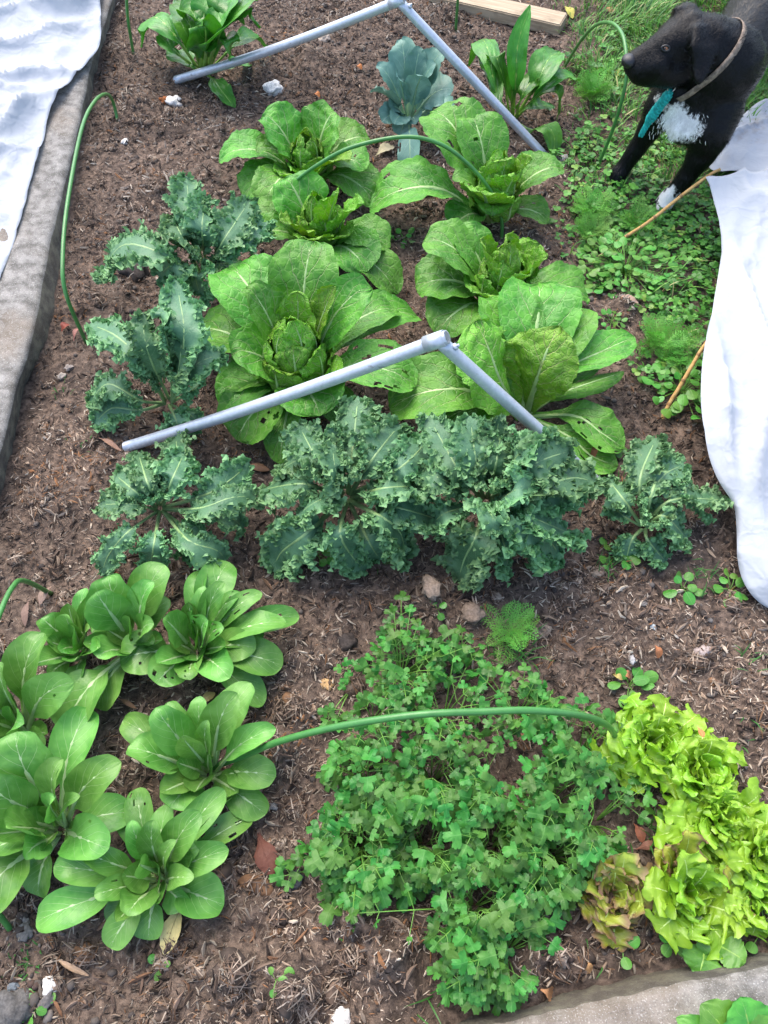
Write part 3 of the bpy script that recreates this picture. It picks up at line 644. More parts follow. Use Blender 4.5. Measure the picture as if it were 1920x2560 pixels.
sheet('fleece_sheet', [at(*p) for p in le], (-.62, .10, 0), 60, 'white garden fleece heaped over the left concrete edging', 'white frost fleece pulled off the bed',
      [(.030, 1.25, 1.6, 6.), (.022, .5, 3., 8.), (.014, 2.2, 5., 11.), (.006, 1.0, 10., 20.)], 12, .05)

# ------------------------------------------------------------------ leaves
def prof(pts):
    x, y = np.array(pts).T
    def f(u):
        i = np.clip(np.searchsorted(x, u, side='right')-1, 0, len(x)-2); t = (u-x[i])/(x[i+1]-x[i])
        m = np.gradient(y, x); m[-1] = (y[-1]-y[-2])/(x[-1]-x[-2])*2.0; h = x[i+1]-x[i]
        return np.maximum(y[i]*(2*t**3-3*t**2+1)+y[i+1]*(-2*t**3+3*t**2)+m[i]*h*(t**3-2*t**2+t)+m[i+1]*h*(t**3-t**2), .004)
    return f
STY = {
 'cab': dict(mats=('cab', 'cabrib'), prof=prof([(0, .15), (.28, .24), (.44, .66), (.60, .98), (.74, 1.02), (.87, .80), (.94, .54), (.98, .28), (1, .03)]), nu=36, m=11, cup=.75, arch=.25, k=.42,
             ruf=[(.05, 3.5, 2.5, .2), (.018, 11, 4, .4)], crk=.028, cf=8, rib=(.006, .8), serr=.008, wm=1.06, quilt=(.030, 6, 2.6)),
 'cabin': dict(mats=('cabin', 'cabrib'), prof=prof([(0, .22), (.2, .36), (.4, .74), (.6, 1.), (.74, 1.), (.86, .80), (.94, .52), (.98, .28), (1, .03)]), nu=32, m=10, cup=1.5, arch=.1,
             ruf=[(.08, 4, 2.5, .3), (.045, 11, 4, .6)], crk=.05, cf=10, rib=(.006, .8), serr=.02, wm=1.12, quilt=(.05, 7, 2.2)),
 'kale': dict(mats=('kale', 'kalerib'), prof=prof([(0, .05), (.28, .06), (.38, .34), (.52, .74), (.68, 1.), (.84, .88), (.95, .52), (1, .06)]), nu=54, m=6, curls=(340, .0072), cup=.5, arch=.30,
              ruf=[(.22, 3.2, 1.7, .25), (.17, 8, 2.6, .6)], crk=.03, cf=9, rib=(.0055, .95), serr=0, jag=.05, wm=.74, lobes=(.20, 4.5)),
 'broc': dict(mats=('broc', 'brocrib'), prof=prof([(0, .06), (.28, .07), (.38, .5), (.55, .92), (.7, 1.), (.86, .80), (.95, .45), (1, .05)]), nu=26, m=8, cup=.7, arch=.2,
              ruf=[(.10, 3, 2, .3), (.03, 9, 3, .4)], crk=.02, cf=6, rib=(.0045, .9), serr=.02, wm=1.3),
 'spin': dict(mats=('spin', 'spinrib'), prof=prof([(0, .10), (.3, .13), (.42, .45), (.56, .92), (.68, 1.), (.84, .74), (.94, .38), (1, .03)]), nu=30, m=9, cup=.7, arch=.25,
              ruf=[(.09, 3.5, 2, .3), (.03, 9, 3, .3)], crk=.05, cf=7, rib=(.0065, .8), serr=0),
 'bok': dict(mats=('bok', 'bokrib'), wm=1.14, prof=prof([(0, .20), (.2, .16), (.34, .22), (.46, .66), (.60, .97), (.75, 1.01), (.89, .76), (.97, .40), (1, .05)]), nu=26, m=8, cup=.8, arch=.22,
             ruf=[(.03, 3, 2, .2)], crk=.014, cf=6, rib=(.0085, .75), serr=0),
 'lett': dict(mats=('lett', 'lettrib'), prof=prof([(0, .12), (.2, .26), (.4, .66), (.6, .95), (.78, 1.), (.9, .80), (.97, .5), (1, .12)]), nu=46, m=7, cup=.45, arch=.22,
              ruf=[(.20, 2.6, 1.6, .35), (.13, 6.5, 2.6, .6), (.05, 15, 4, .8)], crk=.05, cf=6, rib=(.003, .7), serr=.0, jag=.03, lobes=(.36, 3.6)),
 'red': dict(mats=('red', 'lettrib'), prof=prof([(0, .10), (.25, .20), (.42, .50), (.6, .88), (.78, 1.), (.9, .80), (.97, .5), (1, .12)]), nu=50, m=9, cup=.6, arch=.2,
              ruf=[(.20, 2.6, 1.6, .35), (.12, 6.5, 2.6, .6), (.05, 15, 4, .8)], crk=.05, cf=6, rib=(.0035, .7), serr=.03, lobes=(.26, 3)),
 'dock': dict(mats=('weed', 'spinrib'), prof=prof([(0, .12), (.2, .30), (.4, .82), (.55, 1.), (.75, .86), (.9, .48), (1, .03)]), nu=22, m=7, cup=.5, arch=.15,
              ruf=[(.06, 4, 2, .2)], crk=.03, cf=7, rib=(.003, .8), serr=.03),
}
_lc = [0]
def leaf_mesh(P, W, sty, seed=None, **ov):
    k = dict(STY[sty]); k.update(ov); W = W*k.get('wm', 1)
    if seed is None: _lc[0] += 1; seed = _lc[0]
    r = np.random.default_rng(1000+seed)
    nu, m = k['nu'], k['m']
    s = np.linspace(0, 1, nu+1); u = 1-(1-s)**1.3
    C = crom(P, u); t = np.gradient(C, axis=0); t /= np.linalg.norm(t, axis=1)[:, None]+1e-9
    d = np.array(P[-1])-np.array(P[0]); d[2] = 0
    if k.get('dir') is not None: d = np.array(k['dir'], float)
    d /= np.linalg.norm(d)+1e-9
    th = t.copy(); th[:, 2] = 0
    hd = th*.6+d*.7; sv = np.cross(hd, [0, 0, 1.0]); sv -= t*np.sum(sv*t, 1)[:, None]; sv /= np.linalg.norm(sv, axis=1)[:, None]
    nv = np.cross(sv, t)
    roll = np.radians(k.get('roll', 0.0)+k.get('twist', 0.0)*(u-.4))[:, None]
    S = sv*np.cos(roll)+nv*np.sin(roll); N = nv*np.cos(roll)-sv*np.sin(roll)
    v = np.linspace(-1, 1, 2*m+1); fc = 0
    if 'frill' in k: fc = 3; e_ = np.array([.34, .67, 1.0])+1; v = np.concatenate([-e_[::-1], v, e_])
    fe = np.clip(np.abs(v)-1, 0, 1)[None]; v = np.clip(v, -1, 1); a = np.abs(v)[None]; sg = np.sign(v)[None]; m = (len(v)-1)//2
    w0 = k['prof'](u)[:, None]*W
    ub = np.clip((u-.25)/.75, 0, 1)[:, None]
    lob = np.ones((nu+1, 2*m+1))
    if 'lobes' in k:
        A, f = k['lobes']; p = r.uniform(0, 6.28, 2); ph = np.where(sg > 0, p[0], p[1])
        lob = 1+A*a**1.5*np.sin(2*np.pi*f*ub+ph)*sstep(0, .2, ub)
    if k.get('jag'): lob = lob*(1+k['jag']*a**4*(vnoise(u*55+seed, u*0+3)+.6*vnoise(u*120+seed, u*0))[:, None]*2)
    if k['serr']: lob = lob*(1+k['serr']*(a**6)*np.where(np.arange(nu+1) % 2 == 0, 1, -1)[:, None]+k['serr']*a**4*vnoise(u*40+seed, u*0)[:, None]*2)
    w = w0*lob
    K = max(.02, abs(k['cup']))*(1-.35*u[:, None]); csg = 1 if k['cup'] >= 0 else -1
    X = w*np.sin(K*a)/K*sg; Z = csg*w*(1-np.cos(K*a))/K
    Y = np.zeros_like(X)
    bl = sstep(.02, .25, w0/W)*W
    for (amp, f, pw, inp) in k['ruf']:
        p = r.uniform(0, 6.28, 4); g = vnoise(u*7+seed, u*0+pw)[:, None]
        ph = np.where(sg > 0, p[0], p[1])+1.6*g; ph2 = np.where(sg > 0, p[2], p[3])-1.2*g
        e = a**pw*bl*amp*(1+.5*g)
        an = 2*np.pi*f*ub*(1+.06*sg)
        Z = Z+e*np.sin(an+ph); X = X+sg*e*inp*.6*np.cos(an*1.07+ph2); Y = Y+e*inp*np.cos(an+ph)
    cr = k['crk']*W*k.get('crkm', 1)
    fx = k['cf']
    gn = vnoise(u[:, None]*fx*1.3+seed*3.1, v[None]*fx*.5+a*2)+.5*vnoise(u[:, None]*fx*2.9+seed, v[None]*fx*1.2)
    Z = Z+cr*gn*sstep(0, .15, a)*1.2*sstep(.2, .5, u)[:, None]
    if 'quilt' in k:                               # blade puffed up between the side veins
        qa, qn, qs = k['quilt']; sc_ = u[:, None]*qn-a*qs+np.where(sg > 0, .37, 0); fr_ = np.abs((sc_ % 1)-.5)*2
        Z = Z+qa*W*np.sqrt(np.clip(fr_, 0, 1))*sstep(.03, .25, a)*sstep(1, .7, a)*sstep(.15, .4, u)[:, None]*(.6+.5*gn)
    if fc:                                          # tightly curled margin: a ribbon swinging from side to side of the blade
        fw, ff = k['frill']; p = r.uniform(0, 6.28, 4); ph = np.where(sg > 0, p[0], p[1]); g2 = vnoise(u*13+seed, u*0+5)[:, None]
        an = 2*np.pi*ff*ub+ph+2.2*g2; th_ = (1.25+.5*g2)*np.sin(an)+.5*np.sin(an*.37+p[2]); le = fw*W*fe*sstep(.10, .5, w0/W)*(1+.35*np.sin(an*.53+p[3]))
        X = X+sg*le*np.cos(th_)*.75; Z = Z+le*np.sin(th_)*1.0; Y = Y+le*.55*np.cos(an)
    V = C[:, None]+S[:, None]*X[..., None]+N[:, None]*Z[..., None]+t[:, None]*Y[..., None]
    nc = 2*m+1; V = V.reshape(-1, 3)
    i = (np.arange(nu)[:, None]*nc+np.arange(2*m)[None]).ravel(); Q = np.stack([i, i+1, i+nc+1, i+nc], -1)
    UV = np.stack([np.broadcast_to((v*.5+.5)[None], (nu+1, nc)), np.broadcast_to(u[:, None], (nu+1, nc))], -1).reshape(-1, 2)
    holes = k.get('holes', 0)
    if holes:
        uc, vc = np.meshgrid((u[:-1]+u[1:])/2, (v[:-1]+v[1:])/2, indexing='ij'); keep = np.ones(uc.shape, bool)
        for q in range(holes):
            hu, hv, hr = r.uniform(.5, .93), r.uniform(-.85, .85), r.uniform(.03, k.get('hsize', .07))
            keep &= ((uc-hu)**2*2+((vc-hv)*.5)**2 > hr*hr)
        Q = Q[keep.ravel()]
    if 'curls' in k:                                # tight frills crowding the margin
        nC, cs = k['curls']; nC = int(nC*min(1.2, max(.35, W/.055)))
        iu = r.integers(int(nu*.30), nu, nC); sd = r.choice([-1, 1], nC); av = 1-np.abs(r.normal(0, .30, nC)); iv = np.clip(np.round((sd*av*.5+.5)*(nc-1)).astype(int), 0, nc-1)
        c0 = V[iu*nc+iv]; out = S[iu]*sd[:, None]+.5*t[iu]*r.normal(.3, .8, nC)[:, None]+N[iu]*r.normal(.25, .7, nC)[:, None]; out /= np.linalg.norm(out, axis=1)[:, None]
        ax_ = np.cross(out, N[iu]+.8*r.normal(0, 1, (nC, 3))); ax_ /= np.linalg.norm(ax_, axis=1)[:, None]; nn_ = np.cross(ax_, out)
        sz = cs*r.uniform(.7, 1.5, nC)*min(1.25, max(.6, W/.05)); rows = []
        for yy in (-.15, .55, 1.1):
            for xx in (-1.1, -.4, .4, 1.1):
                zz = .55*math.sin(xx*2.4)*(yy+.4)+.25*yy*yy*(1 if xx > 0 else -1)
                rows.append(c0+out*(sz*(yy+.15*math.cos(xx*3))*(1-.28*xx*xx))[:, None]+ax_*(sz*xx*(.55+.35*yy))[:, None]+nn_*(sz*zz)[:, None])
        CV = np.stack(rows, 1).reshape(-1, 3); b0 = len(V); bb_ = np.arange(nC)[:, None]*12
        q_ = np.array([(0, 1, 5, 4), (1, 2, 6, 5), (2, 3, 7, 6), (4, 5, 9, 8), (5, 6, 10, 9), (6, 7, 11, 10)])
        CQ = (bb_[:, :, None]+q_[None]).reshape(-1, 4)+b0
        uu_ = .5+sd[:, None]*.5*np.array([.70]*4+[.88]*4+[1.]*4)[None]; CUV = np.stack([uu_, np.repeat(u[iu][:, None], 12, 1)], -1).reshape(-1, 2)
        V = np.vstack([V, CV]); Q = np.vstack([Q, CQ]); UV = np.vstack([UV, CUV])
    # raised midrib
    rr, fl = k['rib']; rr = rr*k.get('ribm', 1)*min(1.6, max(.4, W/.06))
    nr = max(8, nu//3); ur = np.linspace(0, .9, nr); Cr = crom(P, ur)
    idx = np.searchsorted(u, ur).clip(0, nu); rad = rr*(1-ur/.95)**.9+.0006
    Sr, Nr = S[idx], N[idx]; aa = np.linspace(0, 2*np.pi, 8, endpoint=False)
    RV = Cr[:, None]+rad[:, None, None]*(Sr[:, None]*np.cos(aa)[None, :, None]*1.35+Nr[:, None]*(np.sin(aa)[None, :, None]*fl-.45))
    RV = RV.reshape(-1, 3); b = len(V); i = np.arange(nr-1)[:, None]*8; j = np.arange(8)[None]; kk = (j+1) % 8
    RQ = np.stack([i+j, i+kk, i+8+kk, i+8+j], -1).reshape(-1, 4)+b
    RUV = np.stack([np.full(nr*8, .5), np.repeat(ur, 8)], -1)
    V = np.vstack([V, RV]); QQ = np.vstack([Q, RQ]); UV = np.vstack([UV, RUV])
    qm = np.concatenate([np.zeros(len(Q)), np.ones(len(RQ))])
    return V, QQ, qm, UV, [M[x] for x in k['mats']]
def add_leaf(t, P, W, sty, name='leaf', **ov):
    o = np.array(t.location)
    V, Q, qm, UV, mats = leaf_mesh(np.asarray(P)-o, W, sty, **ov)
    return link(name, mesh_np(name, V, Q, None, mats=mats, qmat=qm, uv=UV), t)
def plant(kind, name, label, cat, base, leaves, group=None, bz=.015, off=.012, bh=0.0):
    """base: pixel of the crown on the ground (bh: stem height); leaf = (tip | [path...], width px, sty?, opts)"""
    b = at(*base, 0); b[2] = float(soil_h(b[0], b[1]))-.004
    t = thing(name, label, cat, b, group)
    for L in leaves:
        pts, wpx = L[0], L[1]; op = dict(L[2]) if len(L) > 2 else {}
        sty = op.pop('sty', kind)
        if isinstance(pts, tuple): pts = [pts]
        W = [at(x, y, z) for (x, y, z) in pts]
        d = W[-1]-b; d[2] = 0; d /= np.linalg.norm(d)+1e-9
        if len(pts) == 1 and math.hypot(*(W[0]-b)[:2]) < .03: d = np.array([0, 1.0, 0])
        bb = b+d*off*op.pop('offm', 1)+np.array([0, 0, bz+op.pop('bh', bh)])
        if len(W) == 1:
            T_ = W[0]; L_ = np.linalg.norm(T_-bb); ar = op.pop('arch', STY[sty]['arch'])
            k = op.pop('k', STY[sty].get('k', .45)); mid = bb+(T_-bb)*k; mid[2] += ar*L_
            k2 = .78; m2 = bb+(T_-bb)*k2; m2[2] += ar*L_*.75
            P = [bb, mid, m2, T_]
        else: P = [bb]+W
        if sty == 'kale': op.setdefault('twist', random.uniform(-60, 60)); op.setdefault('cup', random.uniform(-.6, .7)); op.setdefault('roll', random.uniform(-20, 20))
        if sty == 'broc': op.setdefault('roll', random.uniform(-40, 40)); op.setdefault('twist', random.uniform(-70, 70)); op.setdefault('arch', random.uniform(.12, .42))
        if sty == 'bok': op.setdefault('twist', random.uniform(-45, 45)); op.setdefault('cup', random.uniform(.45, 1.15)); op['roll'] = op.get('roll', 0)+random.uniform(-14, 14); wpx *= random.uniform(.88, 1.08); op.setdefault('holes', random.choice([0, 0, 0, 0, 0, 1])); op.setdefault('hsize', .04)
        hw = wpx*.5*mpp(W[-1] if len(W) == 1 else W[len(W)//2])
        add_leaf(t, P, hw, sty, **op)
    return t
def heart(t, n, rad, h0, h1, W, seed, sty='cabin', shift=(0, 0)):
    """overlapping upright leaves closing over the heart"""
    r = np.random.default_rng(seed); b = np.array(t.location)+np.array([shift[0], shift[1], 0])
    for q in range(n):
        f = q/(n-1.0); a = q*2.399+seed; d = np.array([math.cos(a), math.sin(a), 0])
        R = rad*(.35+.75*f); h = h0+(h1-h0)*(1-f)*r.uniform(.9, 1.08)
        P = [b+d*.012+np.array([0, 0, .02]), b+d*R*1.0+np.array([0, 0, h*.42]), b+d*R*1.12+np.array([0, 0, h*.8]), b+d*R*(.45+.85*f)+np.array([0, 0, h])]
        add_leaf(t, P, W*(.75+.4*f)*r.uniform(.9, 1.1), sty, dir=d, cup=1.7-.7*f)

# ------------------------------------------------------------------ napa cabbages
GC = 'napa cabbages in two rows in the middle of the bed'
H = {'holes': 3, 'hsize': .03}
t = plant('cab', 'napa_cabbage', 'small napa cabbage at the back of the left row, opening flat', 'cabbage', (775, 455), [
    ((548, 402, .10), 108), ((655, 292, .20), 150, {'cup': .6}), ((840, 282, .20), 150, {'cup': .6}), ((925, 350, .10), 120, H), ((915, 425, .12), 110, H), ((940, 512, .03), 120),
    ((610, 495, .05), 110), ((660, 520, .09), 110), ((640, 380, .15), 90, {'sty': 'cab'}), ((700, 440, .13), 85, {'sty': 'cabin', 'cup': .9}), ((875, 400, .19), 75, {'sty': 'cabin', 'cup': .9}), ((770, 450, .12), 110, {'sty': 'cabin'})], GC)
heart(t, 11, .066, .11, .20, .048, 1)
t = plant('cab', 'napa_cabbage', 'middle napa cabbage of the left row, squeezed between two others', 'cabbage', (800, 640), [
    ((712, 448, .20), 150, {'cup': .5}), ((605, 560, .10), 130), ((640, 595, .12), 105), ((722, 610, .06), 100), ((975, 620, .09), 115), ((995, 735, .03), 105), ((918, 680, .10), 150),
    ((705, 555, .20), 100, {'sty': 'cabin', 'cup': 1.0}), ((905, 510, .24), 100, {'sty': 'cabin', 'cup': 1.}), ((845, 480, .27), 85, {'sty': 'cabin', 'crkm': 1.6}), ((770, 600, .18), 110, {'sty': 'cabin', 'cup': .8}),
    ((870, 590, .17), 100, {'sty': 'cabin', 'cup': .9})], GC)
heart(t, 11, .068, .13, .235, .050, 2)
t = plant('cab', 'napa_cabbage', 'biggest napa cabbage, front of the left row and crossed by the front steel frame', 'cabbage', (752, 985), [
    ((572, 672, .21), 175, {'cup': .7}), ((785, 608, .31), 168, {'cup': .55}), ((930, 722, .28), 125, {'cup': .8, 'roll': -20}), ((615, 720, .31), 125, {'sty': 'cab', 'cup': 1.1}), ((578, 885, .20), 150, {'cup': .8, 'roll': 15}),
    ((592, 1100, .04), 165, {'holes': 3, 'hsize': .05}), ((548, 1010, .07), 140), ((800, 1040, .12), 178, {'roll': 0}), ((1040, 965, .13), 150, {'holes': 9, 'hsize': .045}),
    ((1042, 790, .08), 125), ((995, 775, .14), 110), ((488, 830, .10), 150), ((700, 1160, .02), 90), ((870, 1050, .03), 100),
    ((560, 960, .07), 120), ((745, 728, .30), 110, {'sty': 'cabin', 'cup': 1.1}), ((838, 715, .31), 85, {'sty': 'cabin', 'cup': 1.5}), ((690, 930, .19), 120, {'sty': 'cabin', 'cup': .8}), ((840, 950, .19), 130, {'sty': 'cabin', 'cup': .7})], GC)
heart(t, 15, .088, .16, .285, .064, 3)
t = plant('cab', 'napa_cabbage', 'back napa cabbage of the right row, one broad dark leaf flopped to the left', 'cabbage', (1225, 560), [
    ((925, 522, .05), 165, H), ((1075, 285, .24), 180, {'cup': .5, 'holes': 2, 'hsize': .03}), ((1172, 292, .24), 130, {'cup': .7, 'holes': 2, 'hsize': .03}), ((1408, 425, .17), 105, {'holes': 4, 'hsize': .04}), ((1365, 405, .10), 70),
    ((1200, 480, .23), 130, {'sty': 'cabin', 'cup': .5, 'crkm': .6}), ((1265, 400, .25), 110, {'sty': 'cabin', 'crkm': 1.6}), ((1330, 395, .24), 90, {'sty': 'cabin'}), ((1130, 450, .18), 75), ((1290, 440, .23), 120, {'sty': 'cabin', 'crkm': 1.5}),
    ((1370, 555, .05), 90, H), ((1230, 540, .14), 100, {'sty': 'cab'}), ((1130, 570, .05), 110)], GC)
heart(t, 12, .068, .14, .25, .052, 4)
t = plant('cab', 'napa_cabbage', 'middle napa cabbage of the right row, loose and crinkled, between two larger neighbours', 'cabbage', (1240, 775), [
    ((1058, 605, .20), 150, {'cup': .6}), ((1040, 722, .10), 165), ((1470, 745, .05), 125), ((1370, 640, .22), 95, {'sty': 'cabin', 'crkm': 1.4}), ((1090, 835, .07), 150), ((1350, 610, .20), 120, {'sty': 'cabin', 'cup': .7}),
    ((1200, 600, .25), 105, {'sty': 'cabin'}), ((1265, 585, .26), 110, {'sty': 'cabin'}), ((1130, 580, .18), 110), ((1325, 690, .20), 110, {'sty': 'cabin'}), ((1180, 730, .16), 120, {'sty': 'cabin', 'cup': .8}), ((1430, 810, .06), 80)], GC)
heart(t, 14, .075, .14, .25, .054, 5)
t = plant('cab', 'napa_cabbage', 'front napa cabbage of the right row, sprawling open and showing veined leaf backs', 'cabbage', (1310, 1040), [
    ([(1255, 960, .16), (1225, 880, .25), (1190, 800, .30)], 200, {'cup': -.6, 'sty': 'cabin', 'crkm': .9}), ([(1345, 940, .18), (1370, 870, .25), (1400, 815, .28)], 160, {'cup': -.5, 'sty': 'cabin', 'crkm': .9}),
    ((1345, 712, .18), 190, {'cup': .6, 'crkm': 1.4}), ((1240, 740, .16), 150), ([(1400, 930, .12), (1500, 880, .15), (1585, 842, .14)], 105, {'cup': .7}), ([(1400, 985, .11), (1480, 955, .13), (1560, 930, .13)], 62, {'cup': -1.6}),
    ((975, 1020, .07), 190), ((1100, 1060, .05), 130), ([(1440, 1040, .06), (1500, 1080, .06), (1560, 1120, .03)], 120, {'holes': 8, 'hsize': .04}), ([(1420, 1090, .05), (1480, 1140, .04), (1545, 1165, .02)], 105, {'holes': 4, 'hsize': .04}),
    ((1440, 770, .16), 150, {'cup': .8}), ((1130, 880, .16), 150), ((1480, 900, .08), 110), ((1330, 830, .22), 150, {'sty': 'cabin', 'cup': -.3})], GC)
tl = add_leaf(t, [at(1360, 1075, .03), at(1400, 1085, .035), at(1440, 1100, .03), at(1462, 1108, .015)], .022, 'dock'); tl['label'] = 'yellowed dying leaf'
tl.data.materials.clear(); tl.data.materials.append(plain('yellow_leaf', (.55, .46, .07), .45)); tl.data.materials.append(M['cabrib'])

# ------------------------------------------------------------------ curly kale
GK = 'curly kale plants around the cabbages'
def frill(t, n, r0, h, W, seed, bh):
    """small young leaves in the centre"""
    b = np.array(t.location); r = np.random.default_rng(seed)
    for q in range(n):
        a = q*2.4+seed; d = np.array([math.cos(a), math.sin(a), 0]); R = r0*r.uniform(.6, 1.2); hh = h*r.uniform(.8, 1.1)
        P = [b+d*.008+np.array([0, 0, bh]), b+d*R*.55+np.array([0, 0, bh+hh*.6]), b+d*R+np.array([0, 0, bh+hh])]
        add_leaf(t, P, W*r.uniform(.8, 1.1), 'kale', dir=d, nu=60, m=8)
t = plant('kale', 'curly_kale', 'dark curly kale at the back left, one leaf arching over to the left', 'kale', (520, 715), [
    ([(420, 640, .26), (310, 612, .25), (248, 690, .12)], 150, {'cup': -.4}), ([(480, 560, .27), (465, 440, .27)], 115), ([(505, 580, .27), (515, 490, .26)], 110), ([(560, 600, .26), (625, 500, .22)], 110, {'cup': .3}),
    ([(570, 610, .24), (665, 555, .17)], 120, {'cup': .2}), ([(540, 660, .18), (605, 660, .10)], 90), ([(440, 660, .25), (395, 690, .17)], 115), ([(490, 690, .20), (500, 740, .10)], 120), ([(460, 600, .27), (430, 540, .26)], 120)], GK, off=.01, bh=.05)
frill(t, 7, .06, .12, .035, 1, .14)
t = plant('kale', 'curly_kale', 'lanky curly kale with bare stalks at its base, left of the biggest cabbage', 'kale', (428, 1025), [
    ([(425, 900, .24), (405, 800, .36), (400, 770, .36)], 100), ([(350, 900, .25), (290, 840, .27), (225, 810, .20)], 125, {'cup': -.2}), ([(370, 880, .28), (355, 780, .32)], 115), ([(480, 920, .24), (560, 880, .24)], 135), ([(450, 900, .27), (455, 790, .31)], 120),
    ([(350, 1000, .12), (270, 960, .14), (222, 1010, .05)], 110, {'cup': -.2}), ([(350, 1025, .08), (280, 1020, .08), (235, 1060, .02)], 105, {'cup': -.1}), ([(370, 930, .18), (330, 930, .20)], 85), ([(460, 850, .32), (440, 700, .34)], 130), ([(440, 1050, .08), (450, 1085, .03)], 90), ([(500, 960, .16), (510, 900, .2)], 100), ([(480, 1040, .06), (500, 1075, .02)], 80)], GK, off=.008, bh=.03)
frill(t, 4, .05, .09, .03, 2, .12)
t = plant('kale', 'curly_kale', 'open curly kale under the front steel frame, pale stalks showing at its centre', 'kale', (415, 1300), [
    ([(330, 1260, .17), (245, 1262, .14)], 100), ([(320, 1330, .15), (270, 1390, .08), (255, 1440, .02)], 95, {'cup': -.2}), ([(385, 1360, .14), (375, 1425, .03)], 100), ([(470, 1350, .15), (540, 1375, .12), (565, 1400, .05)], 110, {'cup': -.5}),
    ([(500, 1270, .18), (575, 1245, .2), (640, 1240, .15)], 110, {'cup': -.5}), ([(530, 1230, .16), (625, 1160, .12)], 120), ([(430, 1200, .2), (462, 1130, .16)], 130), ([(370, 1210, .19), (345, 1130, .13)], 100), ([(340, 1230, .18), (285, 1185, .14)], 115),
    ([(440, 1170, .15), (440, 1090, .1)], 100), ([(470, 1330, .1), (490, 1400, .02)], 110), ([(560, 1290, .1), (610, 1320, .03)], 100)], GK, off=.008, bh=.05)
frill(t, 6, .05, .09, .028, 3, .1)
t = plant('kale', 'curly_kale', 'large curly kale in the middle of the front kale row, frilly leaves folding every way', 'kale', (870, 1290), [
    ([(880, 1140, .24), (895, 990, .22)], 150, {'roll': 25}), ([(800, 1160, .25), (745, 1060, .22)], 135), ([(760, 1210, .22), (650, 1225, .10)], 140), ([(770, 1330, .16), (700, 1385, .06), (685, 1430, .02)], 165), ([(850, 1330, .2), (880, 1390, .1), (915, 1425, .02)], 125, {'cup': -.6}),
    ([(950, 1290, .23), (1000, 1330, .14), (1015, 1400, .03)], 170, {'cup': -.1}), ([(960, 1220, .24), (1070, 1215, .16)], 150), ([(930, 1150, .25), (1000, 1060, .20)], 145), ([(1000, 1170, .24), (1080, 1090, .18)], 130), ([(920, 1350, .12), (950, 1400, .03)], 130), ([(800, 1250, .22), (740, 1290, .18)], 130), ([(840, 1180, .27), (830, 1110, .27)], 130), ([(1000, 1270, .2), (1100, 1300, .1)], 130), ([(770, 1150, .2), (690, 1180, .15)], 120)], GK, off=.01, bh=.07)
frill(t, 9, .07, .12, .035, 4, .14)
t = plant('kale', 'curly_kale', 'tightly frilled curly kale hiding the right foot of the front steel frame', 'kale', (1205, 1300), [
    ([(1150, 1180, .26), (1070, 1040, .24)], 130), ([(1190, 1150, .29), (1175, 1040, .28)], 150), ([(1240, 1160, .28), (1255, 1060, .24)], 140), ([(1300, 1180, .27), (1400, 1110, .22)], 160), ([(1330, 1240, .24), (1450, 1215, .14)], 150), ([(1290, 1300, .26), (1370, 1350, .16), (1400, 1390, .06)], 180),
    ([(1320, 1290, .24), (1440, 1340, .1)], 160), ([(1190, 1340, .2), (1160, 1400, .1), (1145, 1455, .02)], 170, {'cup': .2}), ([(1230, 1290, .3), (1250, 1330, .28)], 150), ([(1110, 1200, .25), (1050, 1180, .22)], 120), ([(1260, 1360, .14), (1270, 1420, .03)], 130), ([(1330, 1340, .12), (1350, 1410, .03)], 120), ([(1280, 1230, .3), (1330, 1200, .3)], 150), ([(1320, 1170, .31), (1400, 1135, .30), (1425, 1130, .27)], 150), ([(1340, 1220, .28), (1430, 1195, .25), (1490, 1205, .17)], 160), ([(1300, 1130, .32), (1370, 1080, .30)], 130), ([(1120, 1280, .2), (1080, 1310, .14)], 110)], GK, off=.01, bh=.07)
frill(t, 10, .08, .14, .038, 5, .15)
t = plant('kale', 'curly_kale', 'smaller bluish curly kale standing apart at the right, beside the hanging fleece', 'kale', (1590, 1345), [
    ([(1560, 1250, .14), (1518, 1195, .10)], 105), ([(1600, 1200, .16), (1640, 1095, .13)], 120), ([(1650, 1200, .16), (1710, 1160, .12)], 110), ([(1680, 1250, .15), (1815, 1250, .06)], 110), ([(1660, 1290, .14), (1720, 1350, .03)], 115), ([(1580, 1350, .06), (1565, 1400, .01)], 100, {'cup': .1}),
    ([(1620, 1350, .07), (1665, 1405, .01)], 100, {'cup': .1}), ([(1560, 1290, .1), (1525, 1260, .06)], 80), ([(1630, 1230, .16), (1670, 1120, .1)], 110), ([(1700, 1230, .14), (1770, 1300, .05)], 95)], GK, off=.006, bh=.04)
frill(t, 5, .05, .07, .028, 6, .08)

# ------------------------------------------------------------------ broccoli, spinach
t = plant('broc', 'broccoli_plant', 'blue grey broccoli plant with torn leaves behind the right row of cabbages', 'broccoli', (1020, 340), [
    ((1002, 98, .26), 62, {'roll': 10}), ((1052, 118, .26), 45), ((1110, 130, .26), 62, {'roll': -25}), ((1133, 225, .17), 82, {'cup': .3, 'roll': -10}), ((1148, 285, .07), 85), ((940, 165, .22), 55, {'roll': 20}), ((926, 232, .17), 65), ((955, 305, .10), 50), ((985, 310, .11), 45),
    ((1060, 190, .25), 55, {'cup': -.3}), ((1040, 310, .1), 40), ((1075, 290, .06), 60), ((1025, 440, .01), 50, {'holes': 2}), ((1090, 160, .24), 50), ((990, 190, .24), 40), ((1000, 340, .05), 40), ((975, 270, .13), 45)], off=.008, bh=.05)
st = tube(np.array([[0, 0, 0], [.004, .004, .08], [.0, .01, .17]]), [.010, .009, .006], 10)
link('stem', mesh_np('stem', *st, mats=[M['brocrib']]), t)
